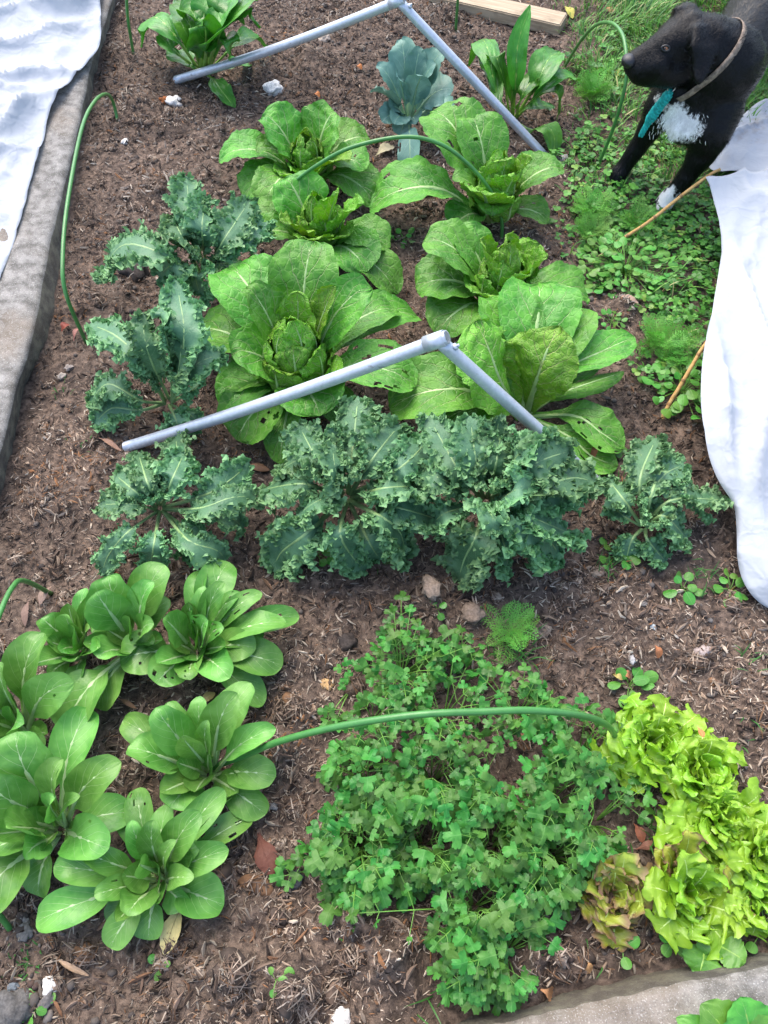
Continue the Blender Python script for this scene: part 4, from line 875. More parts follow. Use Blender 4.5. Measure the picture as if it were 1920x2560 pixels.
t = plant('spin', 'spinach_plant', 'big glossy spinach plant behind the back steel frame, top left', 'spinach', (512, 188), [
    ([(450, 105, .16), (395, 45, .20), (362, 60, .14), (352, 118, .06)], 85, {'cup': -.6}), ([(480, 100, .2), (470, 40, .24), (440, 0, .22)], 85), ([(515, 90, .22), (505, 50, .27), (490, 62, .26)], 110, {'cup': -.4}), ([(540, 90, .22), (580, 40, .25), (610, 60, .2)], 110), ([(550, 80, .23), (600, 20, .24), (650, 70, .16)], 95),
    ([(590, 110, .14), (640, 95, .12), (675, 140, .03)], 65), ([(545, 175, .04), (590, 160, .05), (632, 160, .02)], 50), ([(480, 165, .06), (430, 125, .04)], 75), ([(530, 195, .03), (545, 215, .04), (588, 270, .005)], 52), ([(530, 90, .2), (545, 10, .27), (560, -30, .26)], 130), ([(560, 100, .18), (575, 110, .2), (570, 150, .1)], 55),
    ([(430, 120, .14), (420, 75, .13), (430, 112, .06)], 60, {'cup': -.3}), ([(500, 80, .22), (470, 20, .26), (450, 60, .2)], 80), ([(560, 60, .24), (590, 0, .27), (640, -10, .22)], 120)], 'spinach plants at the back', bz=.01)
t = plant('spin', 'spinach_plant', 'spinach plant with upright dark leaves right of the back steel frame, near the dog', 'spinach', (1280, 300), [
    ([(1238, 220, .15), (1222, 130, .21), (1200, 100, .18), (1172, 165, .08)], 65, {'cup': -.5}), ([(1290, 200, .18), (1295, 110, .28), (1325, 12, .36)], 55, {'cup': .9}), ([(1280, 230, .13), (1290, 170, .2), (1308, 120, .25)], 40, {'cup': 1.3}), ([(1340, 210, .16), (1370, 150, .2), (1398, 128, .18)], 82), ([(1340, 240, .12), (1400, 190, .16), (1452, 200, .10)], 62),
    ([(1345, 240, .1), (1395, 230, .14), (1392, 305, .03)], 50), ([(1310, 275, .07), (1340, 265, .09), (1385, 265, .05)], 52), ([(1330, 325, .04), (1362, 312, .08), (1385, 340, .06), (1383, 398, .005)], 58, {'cup': -.2}), ([(1262, 210, .14), (1240, 140, .22), (1255, 190, .12)], 50), ([(1300, 250, .12), (1330, 200, .16), (1365, 180, .18)], 70), ([(1245, 280, .1), (1235, 200, .15), (1195, 140, .15)], 40)], 'spinach plants at the back', bz=.01)

# ------------------------------------------------------------------ bok choy
GB = 'bok choy plants in the near left of the bed'
BH = {'holes': 4, 'hsize': .045}
plant('bok', 'bok_choy', 'back bok choy with tall paired leaves, just below the open kale', 'bok choy', (345, 1625), [
    ((270, 1440, .18), 118), ((240, 1480, .19), 100, {'roll': 10}), ((412, 1412, .17), 92), ((385, 1455, .2), 75), ((245, 1645, .13), 100, {'roll': 25}), ((385, 1610, .12), 45, {'roll': 50}), ((425, 1500, .12), 70), ((385, 1560, .17), 70), ((228, 1560, .10), 50), ((245, 1772, .04), 112), ((160, 1830, .04), 140)], GB)
plant('bok', 'bok_choy', 'small bok choy with narrow upright leaves at the left, beside the looping hoop', 'bok choy', (212, 1640), [
    ((104, 1545, .12), 72), ((165, 1535, .15), 70), ((215, 1470, .12), 42, {'roll': 30}), ((235, 1490, .12), 42, {'roll': -40}), ((125, 1690, .06), 40, {'roll': 30}), ((195, 1702, .07), 58), ((225, 1570, .13), 50), ((150, 1630, .09), 45)], GB)
plant('bok', 'bok_choy', 'wide bok choy with a chewed heart and holed leaves, in the middle of the group', 'bok choy', (500, 1640), [
    ((572, 1405, .10), 90), ((505, 1425, .10), 60, {'roll': 25}), ((560, 1455, .17), 52), ((512, 1465, .16), 38), ((655, 1482, .13), 48, BH), ((600, 1480, .13), 45, BH), ((748, 1540, .05), 62), ((715, 1555, .11), 64), ((706, 1665, .06), 88), ((575, 1695, .13), 82), ((475, 1700, .12), 78, BH), ((392, 1710, .09), 85, {'holes': 6, 'hsize': .06}),
    ((300, 1650, .09), 110, BH), ((408, 1545, .18), 82), ((520, 1550, .19), 70, {'holes': 9, 'hsize': .07}), ((640, 1620, .10), 80), ((660, 1580, .08), 90), ((480, 1525, .14), 45, {'roll': 40}), ((560, 1570, .16), 60, {'holes': 7, 'hsize': .07}), ((660, 1760, .03), 75)], GB)
plant('bok', 'bok_choy', 'bok choy cut off by the left edge, one pale leaf with a round hole', 'bok choy', (55, 1830), [
    ((110, 1582, .17), 98, {'roll': -10}), ((5, 1655, .19), 100), ((185, 1705, .18), 92, {'roll': -25, 'holes': 1, 'hsize': .04}), ((-60, 1720, .16), 100), ((60, 1810, .19), 60), ((30, 1960, .10), 90), ((110, 1870, .08), 60), ((-20, 1880, .12), 110)], GB)
plant('bok', 'bok_choy', 'bok choy pierced by the end of the low hoop, spoon leaves spread all round', 'bok choy', (520, 1935), [
    ((320, 1868, .14), 108), ((388, 1770, .19), 92), ((420, 1755, .12), 60), ((592, 1732, .22), 86, {'roll': -15}), ((628, 1708, .15), 80), ((690, 1822, .17), 76), ((690, 1940, .08), 76), ((665, 2035, .03), 80), ((425, 2020, .10), 104), ((308, 1800, .08), 78), ((455, 1840, .21), 60), ((500, 1740, .16), 60, {'roll': 20}), ((520, 1800, .20), 48)], GB, bz=.02)
plant('bok', 'bok_choy', 'largest bok choy, broad pale veined leaves, at the lower left edge', 'bok choy', (160, 2075), [
    ((40, 1830, .22), 165, {'cup': .6}), ((225, 1772, .08), 88), ((158, 1898, .27), 82, {'cup': 1.1}), ((303, 1905, .20), 92, {'roll': -20}), ((272, 2122, .14), 120), ((-45, 1955, .20), 125), ((15, 2070, .19), 105), ((65, 2150, .16), 75, {'roll': 35}), ((-60, 2270, .07), 150), ((95, 2240, .02), 85), ((-30, 2130, .1), 100), ((140, 1990, .24), 60, {'cup': 1.4}), ((200, 1990, .22), 50, {'roll': 40}), ((0, 1900, .12), 110), ((330, 2030, .06), 90)], GB)
plant('bok', 'bok_choy', 'lowest bok choy with dark spoon leaves, beside a yellowed fallen leaf', 'bok choy', (400, 2200), [
    ((385, 2050, .17), 66), ((502, 2030, .17), 74), ((562, 1975, .09), 70), ((580, 1995, .06), 62, {'roll': 30}), ((630, 2040, .03), 60, {'holes': 4, 'hsize': .06}), ((572, 2125, .12), 68), ((485, 2195, .17), 62), ((560, 2262, .05), 100), ((470, 2265, .05), 80), ((320, 2290, .13), 98), ((275, 2370, .03), 78), ((372, 2350, .02), 80), ((90, 2305, .06), 92), ((135, 2165, .11), 78), ((205, 2130, .14), 66), ((235, 2240, .13), 64), ((345, 1970, .05), 60, BH), ((330, 2050, .17), 50, {'holes': 3}), ((350, 2160, .2), 56), ((440, 2100, .2), 40), ((500, 2110, .12), 60), ((270, 2310, .02), 70), ((420, 2010, .07), 60), ((310, 2000, .04), 70)], GB)

for o_ in [o for o in bpy.data.objects if o.name.startswith('bok_choy')]:
    r_ = np.random.default_rng(len(o_['label'])); b_ = np.array(o_.location)
    for q in range(6):
        a_ = q*2.4+r_.uniform(0, 1); d_ = np.array([math.cos(a_), math.sin(a_), 0]); h_ = r_.uniform(.09, .15); R_ = .022+.010*q
        add_leaf(o_, [b_+d_*.006+np.array([0, 0, .01]), b_+d_*R_*.5+np.array([0, 0, h_*.5]), b_+d_*R_*1.3+np.array([0, 0, h_])], r_.uniform(.020, .030), 'bok', dir=d_, cup=1.3)

# ------------------------------------------------------------------ lettuces
GL = 'loose leaf lettuces in the near right of the bed'
def lettuce(kind, label, base, spread, n, h, wpx, seed, group=GL, extra=(), cat='lettuce', a0=0, a1=360):
    r = np.random.default_rng(seed); L = []
    for q in range(n):
        f = (q+.5)/n; a = math.radians(a0+(a1-a0)*((q*.381966) % 1)+r.uniform(-8, 8)); R = spread*(.25+.95*f**.7)*r.uniform(.8, 1.2)
        z = .8*h*(1.0-.62*f**1.5)*r.uniform(.7, 1.2)
        L.append(((base[0]+R*math.cos(a), base[1]-30+R*math.sin(a)*.92, max(z, .015)), wpx*r.uniform(.75, 1.15)*(.8+.3*f), {'roll': r.uniform(-25, 25), 'twist': r.uniform(-30, 30), 'arch': .25*r.uniform(.6, 1.3)}))
    for e in extra: L.append(e)
    return plant(kind, 'loose_leaf_lettuce' if kind == 'lett' else 'red_leaf_lettuce', label, cat, base, L, group, off=.012)
lettuce('lett', 'bright yellow green lettuce at the top end of the lettuce strip, touching the coriander', (1620, 1880), 113, 31, .13, 70, 1)
lettuce('lett', 'bright yellow green lettuce second from the top of the strip, reaching right over bare soil', (1735, 1950), 118, 31, .14, 70, 2)
lettuce('lett', 'bright yellow green lettuce in the middle of the strip beside a dark bare patch', (1775, 2070), 108, 31, .14, 67, 3)
lettuce('lett', 'bright yellow green lettuce at the right edge of the photo, lower in the strip', (1880, 2160), 113, 31, .13, 70, 4)
lettuce('lett', 'bright yellow green lettuce at the bottom right, next to the concrete edging', (1880, 2270), 91, 23, .10, 64, 6)
lettuce('lett', 'lime green lettuce with big lobed leaves, over the broad dark weed by the edging', (1710, 2250), 70, 10, .12, 80, 5, extra=[
    ((1640, 2330, .06), 110, {'roll': 5}), ((1730, 2350, .05), 80), ((1850, 2290, .06), 110), ((1825, 2385, .02), 95), ((1610, 2215, .10), 95), ((1770, 2160, .12), 90), ((1700, 2130, .14), 85)])
lettuce('red', 'bronze tinged lettuce beside the coriander, with dull purple outer leaves', (1530, 2250), 105, 15, .11, 98, 7, group=None, extra=[
    ((1420, 2215, .03), 62), ((1530, 2370, .03), 90), ((1560, 2130, .12), 95), ((1500, 2150, .11), 80)])
lettuce('red', 'bronze lettuce with a tall split leaf behind the lime lettuce, below the bare patch', (1690, 2200), 45, 4, .09, 60, 8, group=None, extra=[
    ((1720, 2075, .12), 78, {'cup': .9}), ((1635, 2130, .09), 70), ((1660, 2120, .1), 50)])
lettuce('red', 'rusty brown lettuce leaves poking out between the lime lettuces near the edging', (1830, 2245), 45, 3, .07, 55, 9, group=None, extra=[
    ((1850, 2290, .07), 70), ((1875, 2220, .06), 60), ((1815, 2170, .1), 60)])

# ------------------------------------------------------------------ coriander
def leaflet(seed, lobes=3):
    """fan shaped toothed leaflet, unit length, base at the origin, pointing +y"""
    r = np.random.default_rng(seed); A = math.radians(105)
    out = [(0, 0)]
    n = 66
    for q in range(n+1):
        a = -A+2*A*q/n; x = a/A
        R = .62+.38*math.cos(a*.75)
        lob = .5+.5*math.cos(lobes*math.pi*(x))*1.0
        R *= 1-.52*(1-lob)**4
        tq = (q*13/n) % 1; R *= 1-.13*(2*abs(tq-.5))**2.2-.02*r.random()
        out.append((R*math.sin(a)*.82, R*math.cos(a)*.92+.10))
    O = np.array(out); n = len(O)
    c = np.array([0, .42]); ring = c+(O-c)*.55
    V2 = np.vstack([O, ring, c]); rr = np.linalg.norm(V2-c, axis=1)
    z = -.28*rr**2+.05*np.sin(V2[:, 0]*9+seed)+.05*np.sin(V2[:, 1]*7+seed*2)
    V = np.column_stack([V2, z]); i = np.arange(n); j = (i+1) % n
    Q = np.stack([i, j, n+j, n+i], -1); T = np.stack([n+i, n+j, np.full(n, 2*n)], -1)
    th = np.arctan2(V2[:, 0], V2[:, 1]+.05)
    UV = np.column_stack([.5+V2[:, 0]*.55, np.clip(V2[:, 1]+.1, 0, 1)])
    return mesh_np('leaflet', V, Q, T, mats=[M['cil']], uv=UV)
LM = [leaflet(s, 3) for s in range(6)]+[leaflet(20+s, 2) for s in range(2)]
def orient(p, fwd, nrm, s):
    f = Vector(fwd).normalized(); n = Vector(nrm); n = (n-f*n.dot(f)).normalized(); x = f.cross(n)
    m = Matrix.Identity(4)
    for q in range(3): m[q][0] = x[q]*s; m[q][1] = f[q]*s; m[q][2] = n[q]*s; m[q][3] = p[q]
    return m
CIL_N = [0]
def coriander(label, base, tips, seed, size=(.017, .032), stemr=.0013, group='coriander plants in a dense patch'):
    r = np.random.default_rng(seed); b = at(*base); b[2] = float(soil_h(b[0], b[1]))
    t = thing('coriander_plant', label, 'coriander', b, group)
    for (x, y, z) in tips:
        T_ = at(x, y, z); d = T_-b; L = np.linalg.norm(d); h = d.copy(); h[2] = 0; hn = h/(np.linalg.norm(h)+1e-9)
        mid = b+d*.55; mid[2] += .12*L*r.uniform(.3, 1.4); q0 = b+hn*.006+np.array([0, 0, .0])
        P = [q0, mid, T_]; C = crom(P, np.linspace(0, 1, 12)); o = b
        lf_ = link('leaf', None if False else bpy.data.meshes.new('leaf'), t); stalk_ = tube(C-o, np.linspace(stemr*1.25, stemr*.6, 12), 5, cap=False)
        tg = C[-1]-C[-3]; tg /= np.linalg.norm(tg)
        side = np.cross(hn, [0, 0, 1.0]); S0 = r.uniform(*size)*(1.12 if y > 2000 else 1)
        n0 = np.array([r.normal(0, .42), r.normal(0, .42), 1.0])
        fw = hn*r.uniform(.6, 1)+np.array([0, 0, r.uniform(-.35, .25)]); fw = fw/np.linalg.norm(fw)
        items = [(11, fw, 1.0, 0), (9, fw*.45+side*.9, .85, 0), (9, fw*.45-side*.9, .85, 0)]
        if L > .10: items += [(6, fw*.3+side, .75, .022), (6, fw*.3-side, .75, .022)]
        twigs = []
        for (ci, f, sc, stalk) in items:
            p = C[ci]-o; f = np.array(f)/np.linalg.norm(f)
            if ci != 11 or stalk:
                e = p+f*(.012+stalk)*r.uniform(.8, 1.3)+np.array([0, 0, .004+stalk*.3]); twigs.append(tube(np.array([p-f*.0006, (p+e)/2+np.array([0, 0, .002]), e]), stemr*.55, 4, cap=False)); p = e
            ob = bpy.data.objects.new('leaflet', LM[int(r.integers(0, 8))]); COL.objects.link(ob); ob.parent = lf_
            ff = f+r.normal(0, .18, 3); nn = n0+r.normal(0, .34, 3)
            ob.matrix_local = orient(p, ff, nn, S0*sc*r.uniform(.8, 1.15))
        old_ = lf_.data; v, q, tt = join([stalk_]+twigs); lf_.data = mesh_np('leaf', v, q, tt, mats=[M['cilstem']]); bpy.data.meshes.remove(old_)
    CIL_N[0] += 1
    return t
rc = np.random.default_rng(5)
# outline of the patch in the photograph, used to decide where the canopy stands on the bed
POLY = [(880, 1640), (960, 1610), (1010, 1560), (1060, 1640), (1140, 1590), (1180, 1660), (1240, 1690), (1300, 1640), (1360, 1720), (1420, 1700), (1480, 1760), (1530, 1800), (1560, 1860), (1610, 1900), (1620, 1975), (1570, 2010), (1580, 2080),
        (1540, 2150), (1470, 2180), (1440, 2230), (1370, 2280), (1340, 2350), (1290, 2420), (1300, 2480), (1220, 2520), (1150, 2510), (1080, 2440), (1060, 2390), (1095, 2310), (1060, 2240), (990, 2230), (930, 2260), (860, 2330), (820, 2290), (850, 2210), (760, 2180), (780, 2110),
        (790, 2050), (830, 2000), (800, 1940), (830, 1880), (830, 1820), (860, 1760), (870, 1700)]
def inpoly(x, y, P=POLY):
    c = False; j = len(P)-1
    for q in range(len(P)):
        if (P[q][1] > y) != (P[j][1] > y) and x < (P[j][0]-P[q][0])*(y-P[q][1])/(P[j][1]-P[q][1])+P[q][0]: c = not c
        j = q
    return c
BASES = [((930, 1800), 'coriander at the upper left of the patch, under the low hoop'), ((1110, 1790), 'coriander at the top of the patch where the low hoop crests'), ((1290, 1800), 'coriander at the top right of the patch, beside the first bare soil'),
         ((1450, 1880), 'coriander at the right of the patch, against the top lettuce'), ((920, 1960), 'coriander on the left flank of the patch, over rusty straw'), ((1080, 1950), 'coriander left of the stem tangle in the middle of the patch'), ((1230, 1960), 'coriander in the heart of the patch, long pale stems showing'),
         ((1390, 2000), 'coriander on the right flank of the patch, beside the dark bare hollow'), ((900, 2110), 'coriander at the lower left of the patch, reaching towards the red fallen leaf'), ((1060, 2110), 'coriander below the stem tangle in the patch'), ((1220, 2120), 'coriander low in the middle of the patch'),
         ((1380, 2140), 'coriander at the lower right of the patch, next to the bronze lettuce'), ((1180, 2270), 'coriander on the near spur of the patch, above loose straw'), ((1260, 2380), 'coriander at the near tip of the patch, close to the concrete edging'), ((1480, 2060), 'coriander at the right corner of the patch above the bronze lettuce'), ((1000, 1690), 'coriander at the top left fringe of the patch')]
tipsets = [[] for _ in BASES]
BX = np.array([b[0] for b in BASES], float); cnt = 0
while cnt < 400:
    x, y = rc.uniform(740, 1640), rc.uniform(1560, 2530)
    if not inpoly(x, y): continue
    g = vnoise(x/75., y/75.)
    if g < -.45 and rc.random() < .8: continue
    d = np.hypot(BX[:, 0]-x, BX[:, 1]-y)+rc.uniform(0, 60, len(BX)); k = int(np.argmin(d))
    if len(tipsets[k]) > 36: k = int(np.argsort(d)[1])
    edge = min(1, .45+min(abs(x-px)+abs(y-py) for px, py in POLY)/160.)
    z = (.045+.135*rc.random())*edge
    tipsets[k].append((x, y-z*250*0, z)); cnt += 1
for q, (b, lab) in enumerate(BASES):
    if tipsets[q]: coriander(lab, b, tipsets[q], 50+q)
SPR = 'coriander seedlings around the patch'
coriander('long coriander sprig standing alone at the top left of the patch, below a pale clod', (1000, 1720), [(1003, 1500, .10), (985, 1530, .10), (1025, 1530, .10), (975, 1570, .10), (1040, 1575, .10), (1000, 1600, .09)], 90, (.022, .03), group=None)
coriander('coriander sprig at the top of the patch beside feathery weeds', (1150, 1690), [(1120, 1590, .09), (1155, 1580, .08), (1190, 1640, .06), (1205, 1670, .05), (1090, 1620, .08)], 91, (.022, .03), group=None)
coriander('small coriander sprig left of the patch near an orange tan stone', (880, 1720), [(868, 1665, .05), (872, 1700, .05), (845, 1790, .04), (820, 1800, .03)], 92, (.02, .027), group=None)
coriander('pale trailing coriander sprig beside the red fallen leaf', (800, 2170), [(740, 2160, .04), (710, 2190, .02), (770, 2130, .05)], 93, (.018, .026), group=None)

# ------------------------------------------------------------------ weeds
def disc_leaf(seed, elong=1.15):
    r = np.random.default_rng(seed); n = 12; a = np.linspace(0, 2*np.pi, n, endpoint=False)
    V = np.column_stack([np.sin(a)*.5, .52-np.cos(a)*.5*elong, np.zeros(n)]); V[:, 2] = -.12*((V[:, 0])**2)*2+.05*np.sin(a*2+seed)
    V = np.vstack([V, [0, .5, .07]]); T = np.array([(q, (q+1) % n, n) for q in range(n)])
    UV = np.column_stack([V[:, 0]*.98+.5, np.clip(V[:, 1], 0, 1)])
    return mesh_np('leaf', V, None, T, mats=[M['weed']], uv=UV)
DL = [disc_leaf(q, e) for q, e in ((1, 1.0), (2, 1.25), (3, 1.5))]
def small_weed(label, base, n, R, size, h, seed, name='broadleaf_weed', cat='weed', group=None, shapes=(0, 1)):
    r = np.random.default_rng(seed); b = at(*base); b[2] = float(soil_h(b[0], b[1])); t = thing(name, label, cat, b, group); tw = []
    for q in range(n):
        a = q*2.4+r.uniform(-.4, .4); rr = R*math.sqrt((q+.6)/n); p = np.array([rr*math.cos(a), rr*math.sin(a), h*(1-.5*(rr/R)**2)*r.uniform(.6, 1.1)])
        f = np.array([math.cos(a), math.sin(a), r.uniform(-.2, .3)])
        ob = bpy.data.objects.new('leaf', DL[int(r.choice(shapes))]); COL.objects.link(ob); ob.parent = t
        ob.matrix_local = orient(p, f+r.normal(0, .2, 3), np.array([0, 0, 1.])+r.normal(0, .25, 3), size*r.uniform(.7, 1.25))
        tw.append(tube(np.array([[0, 0, 0], p*.5+np.array([0, 0, h*.25]), p]), .0009, 4, cap=False))
    link('stem', mesh_np('stem', *join(tw), mats=[M['cilstem']]), t)
    return t
small_weed('thick clump of round leaved weed at the foot of the upper bamboo cane', (1560, 680), 120, .135, .022, .06, 1)
small_weed('pale green three leaved seedling on bare soil at the right, left of the fleece tip', (1700, 1480), 7, .025, .022, .03, 2, 'seedling', 'seedling')
small_weed('round leaved seedling beside the bluish kale', (1535, 1395), 9, .04, .024, .025, 3, 'seedling', 'seedling')
small_weed('seedling close to the tip of the hanging fleece', (1825, 1475), 8, .03, .02, .03, 4, 'seedling', 'seedling')
small_weed('dark seedling above the coriander and right of a fallen yellow scrap', (1570, 1715), 9, .035, .024, .03, 5, 'seedling', 'seedling', shapes=(1, 2))
small_weed('tiny two leaved seedling below the yellowed fallen leaf', (402, 2410), 3, .014, .016, .012, 6, 'seedling', 'seedling')
small_weed('tiny seedling in the mulch at the bottom, right of centre of the straw', (705, 2445), 4, .016, .016, .012, 7, 'seedling', 'seedling')
small_weed('bright green seedling pair beside the round grey clod in the bottom left', (95, 2520), 5, .02, .018, .015, 8, 'seedling', 'seedling')
small_weed('round leaved seedling by the bronze lettuce near the edging', (1545, 2365), 3, .018, .028, .02, 9, 'seedling', 'seedling', shapes=(0,))
small_weed('small round leaved seedlings under the lime lettuce', (1690, 2320), 9, .04, .026, .03, 10, 'seedling', 'seedling', shapes=(0,))
small_weed('seedling clump below the rusty lettuce at the right edge', (1895, 2320), 9, .035, .026, .025, 11, 'seedling', 'seedling', shapes=(0,))
small_weed('little weed at the foot of the lowest cabbage leaf, right of it', (1575, 1145), 6, .028, .024, .03, 12, 'seedling', 'seedling')
small_weed('weed growing in the dark hollow between coriander and lettuce', (1680, 2060), 12, .05, .018, .05, 13, 'seedling', 'seedling')
small_weed('leafy seedling right of the first coriander sprig', (1090, 1540), 3, .012, .016, .02, 14, 'seedling', 'seedling')
small_weed('seedling at the left foot of the large kale', (795, 1395), 6, .03, .026, .025, 15, 'seedling', 'seedling')
small_weed('tiny weed between two cabbages in the bare path', (1010, 595), 8, .03, .018, .02, 16, 'seedling', 'seedling')
small_weed('low clover like weed right of the middle cabbage', (1525, 815), 12, .035, .018, .025, 17, 'seedling', 'seedling')
small_weed('leafy weed clump beside the lower bamboo cane', (1700, 985), 45, .10, .028, .05, 18)
small_weed('sprawling weed at the lawn edge under the hoop', (1445, 735), 10, .04, .022, .02, 19, 'seedling', 'seedling')
plant('dock', 'broad_leaf_weed', 'dark broad leaf weed lying against the concrete edging under the lime lettuce', 'weed', (1755, 2345), [((1745, 2440, .03), 105, {'cup': .2}), ((1865, 2405, .05), 82, {'cup': .2}), ((1720, 2400, .02), 40)], 'broad leaf weeds by the near edging')
plant('dock', 'broad_leaf_weed', 'broad leaf weed in the bottom right corner beyond the concrete edging', 'weed', (1850, 2660), [((1752, 2510, .12), 150, {'cup': .2}), ((1850, 2492, .13), 160, {'cup': .2}), ((1925, 2520, .12), 110), ((1690, 2545, .11), 90)], 'broad leaf weeds by the near edging', bz=.06)

def frond(seed):
    r = np.random.default_rng(seed); V, T = [], []
    def strip(p, d, L, w):
        d = np.array(d)/np.linalg.norm(d); s = np.cross(d, [0, 0, 1.]); s /= np.linalg.norm(s)+1e-9; b = len(V)
        V.extend([p-s*w*.6, p+s*w*.6, p+d*L*.6+s*w, p+d*L*.6-s*w, p+d*L]); T.extend([(b, b+1, b+2), (b, b+2, b+3), (b+3, b+2, b+4)])
    n = 10
    for q in range(n+1):
        f = q/n; p = np.array([.04*math.sin(f*5+seed), f, .16*math.sin(f*2.6)])
        if q < n: strip(p, np.array([0, 1, .2-.4*f]), 1.3/n, .009)
        if q > 1:
            L = .40*math.sin(.35+f*2.5)
            for sg in (-1, 1):
                d = np.array([sg, .75, r.uniform(-.2, .35)]); d /= np.linalg.norm(d); strip(p, d, L, .0095)
                for z in (.4, .7):
                    for s2 in (-1, 1): strip(p+d*L*z, d+np.array([-s2*d[1], s2*d[0], .1])*.9, L*.40, .009)
    V = np.array(V); UV = np.column_stack([np.full(len(V), .75), np.clip(V[:, 1], 0, 1)])
    return mesh_np('frond', V, None, np.array(T), mats=[M['fern']], uv=UV, smooth=False)
M['fern'] = leaf_mat('feathery_weed', (.085, .29, .036), (.15, .40, .055), (.2, .4, .1), 3, 1, .02, .01, rough=.5, crinkle=.1, vvar=.4, hvar=.03, transl=.25)
FR = [frond(s) for s in range(4)]
def feathery(label, base, n, L, h, seed):
    r = np.random.default_rng(seed); b = at(*base); b[2] = float(soil_h(b[0], b[1])); t = thing('feathery_weed', label, 'weed', b, 'feathery weeds')
    for q in range(n):
        a = q*2.4+r.uniform(-.3, .3); f = np.array([math.cos(a), math.sin(a), h*r.uniform(.3, 1.6)])
        ob = bpy.data.objects.new('frond', FR[q % 4]); COL.objects.link(ob); ob.parent = t
        off = np.array([math.cos(a*1.7), math.sin(a*1.7), 0])*L*.35*r.random()
        ob.matrix_local = orient(off+np.array([0, 0, .004]), f, np.array([0, 0, 1.])+r.normal(0, .3, 3), L*r.uniform(.7, 1.15))
feathery('feathery weed tuft between the right spinach and the dog', (1475, 255), 34, .085, .8, 1)
feathery("feathery weed below the dog's black paw", (1480, 535), 30, .08, .6, 2)
feathery('feathery weed at the lawn edge left of the upper bamboo cane', (1475, 590), 26, .075, .5, 3)
feathery('feathery weed patch above the lower bamboo cane', (1650, 880), 34, .085, .6, 4)
feathery('feathery weed sprawling above the coriander patch', (1275, 1580), 22, .065, .4, 5)
feathery('feathery weed between the dog and the upper bamboo cane', (1590, 560), 26, .07, .6, 6)
feathery('wisp of feathery weed at the foot of the large kale', (985, 1395), 9, .04, .4, 7)
feathery('feathery weed tip right of the right spinach, along the hoop', (1500, 190), 16, .06, .7, 8)

# clover and grass: nobody could count them
def ground_cover():
    r = np.random.default_rng(77); x = r.uniform(.2, 2.0, 60000); y = r.uniform(.8, 3.9, 60000)
    la = lawn_in(x, y); dens = np.clip(.50+.8*vnoise(x*5, y*5+40), .02, 1)*sstep(-.09, .10, la)*sstep(3.2, 2.2, y)
    for p_, rad, v in ((at(1560, 820), .12, .05), (at(1600, 860), .1, .05), (at(1560, 350), .14, .25), (at(1540, 640), .22, 1.6), (at(1700, 650), .25, 1.2)):
        g = np.exp(-((x-p_[0])**2+(y-p_[1])**2)/rad**2); dens = dens*(1-g)+np.minimum(1, dens*v)*g
    ok = r.random(len(x)) < dens*.55; x, y = x[ok], y[ok]; n = len(x)
    z = soil_h(x, y, False)+r.uniform(.006, .035, n); a0 = r.uniform(0, 6.28, n); R = r.uniform(.0035, .0085, n)
    k = 6; ang = np.linspace(0, 2*np.pi, k, endpoint=False); Vs, Cs = [], []
    g0 = np.array([(.07, .25, .034), (.12, .35, .05), (.055, .20, .03), (.20, .36, .06)]); col = g0[r.choice(4, n, p=[.4, .3, .2, .1])]*r.uniform(.8, 1.25, (n, 1))
    for l in range(3):
        a = a0+l*2.094; cx, cy = np.cos(a)*R, np.sin(a)*R; tl = r.normal(0, .25, (n, 2))
        px = cx[:, None]+R[:, None]*np.cos(ang)[None]; py = cy[:, None]+R[:, None]*np.sin(ang)[None]
        pz = z[:, None]+tl[:, :1]*(px-cx[:, None])+tl[:, 1:]*(py-cy[:, None])
        Vl = np.stack([px+x[:, None], py+y[:, None], pz], -1); Vs.append(Vl)
    V = np.stack(Vs, 1).reshape(-1, k, 3); m = len(V); b = np.arange(m)[:, None]*k
    T = np.concatenate([b+np.array([[0, q, q+1]]) for q in range(1, k-1)], 0)
    tag(link('clover', mesh_np('clover', V.reshape(-1, 3), None, T, mats=[M['grass']], col=np.repeat(np.repeat(col, 3, 0), k, 0))), kind='stuff')
ground_cover()
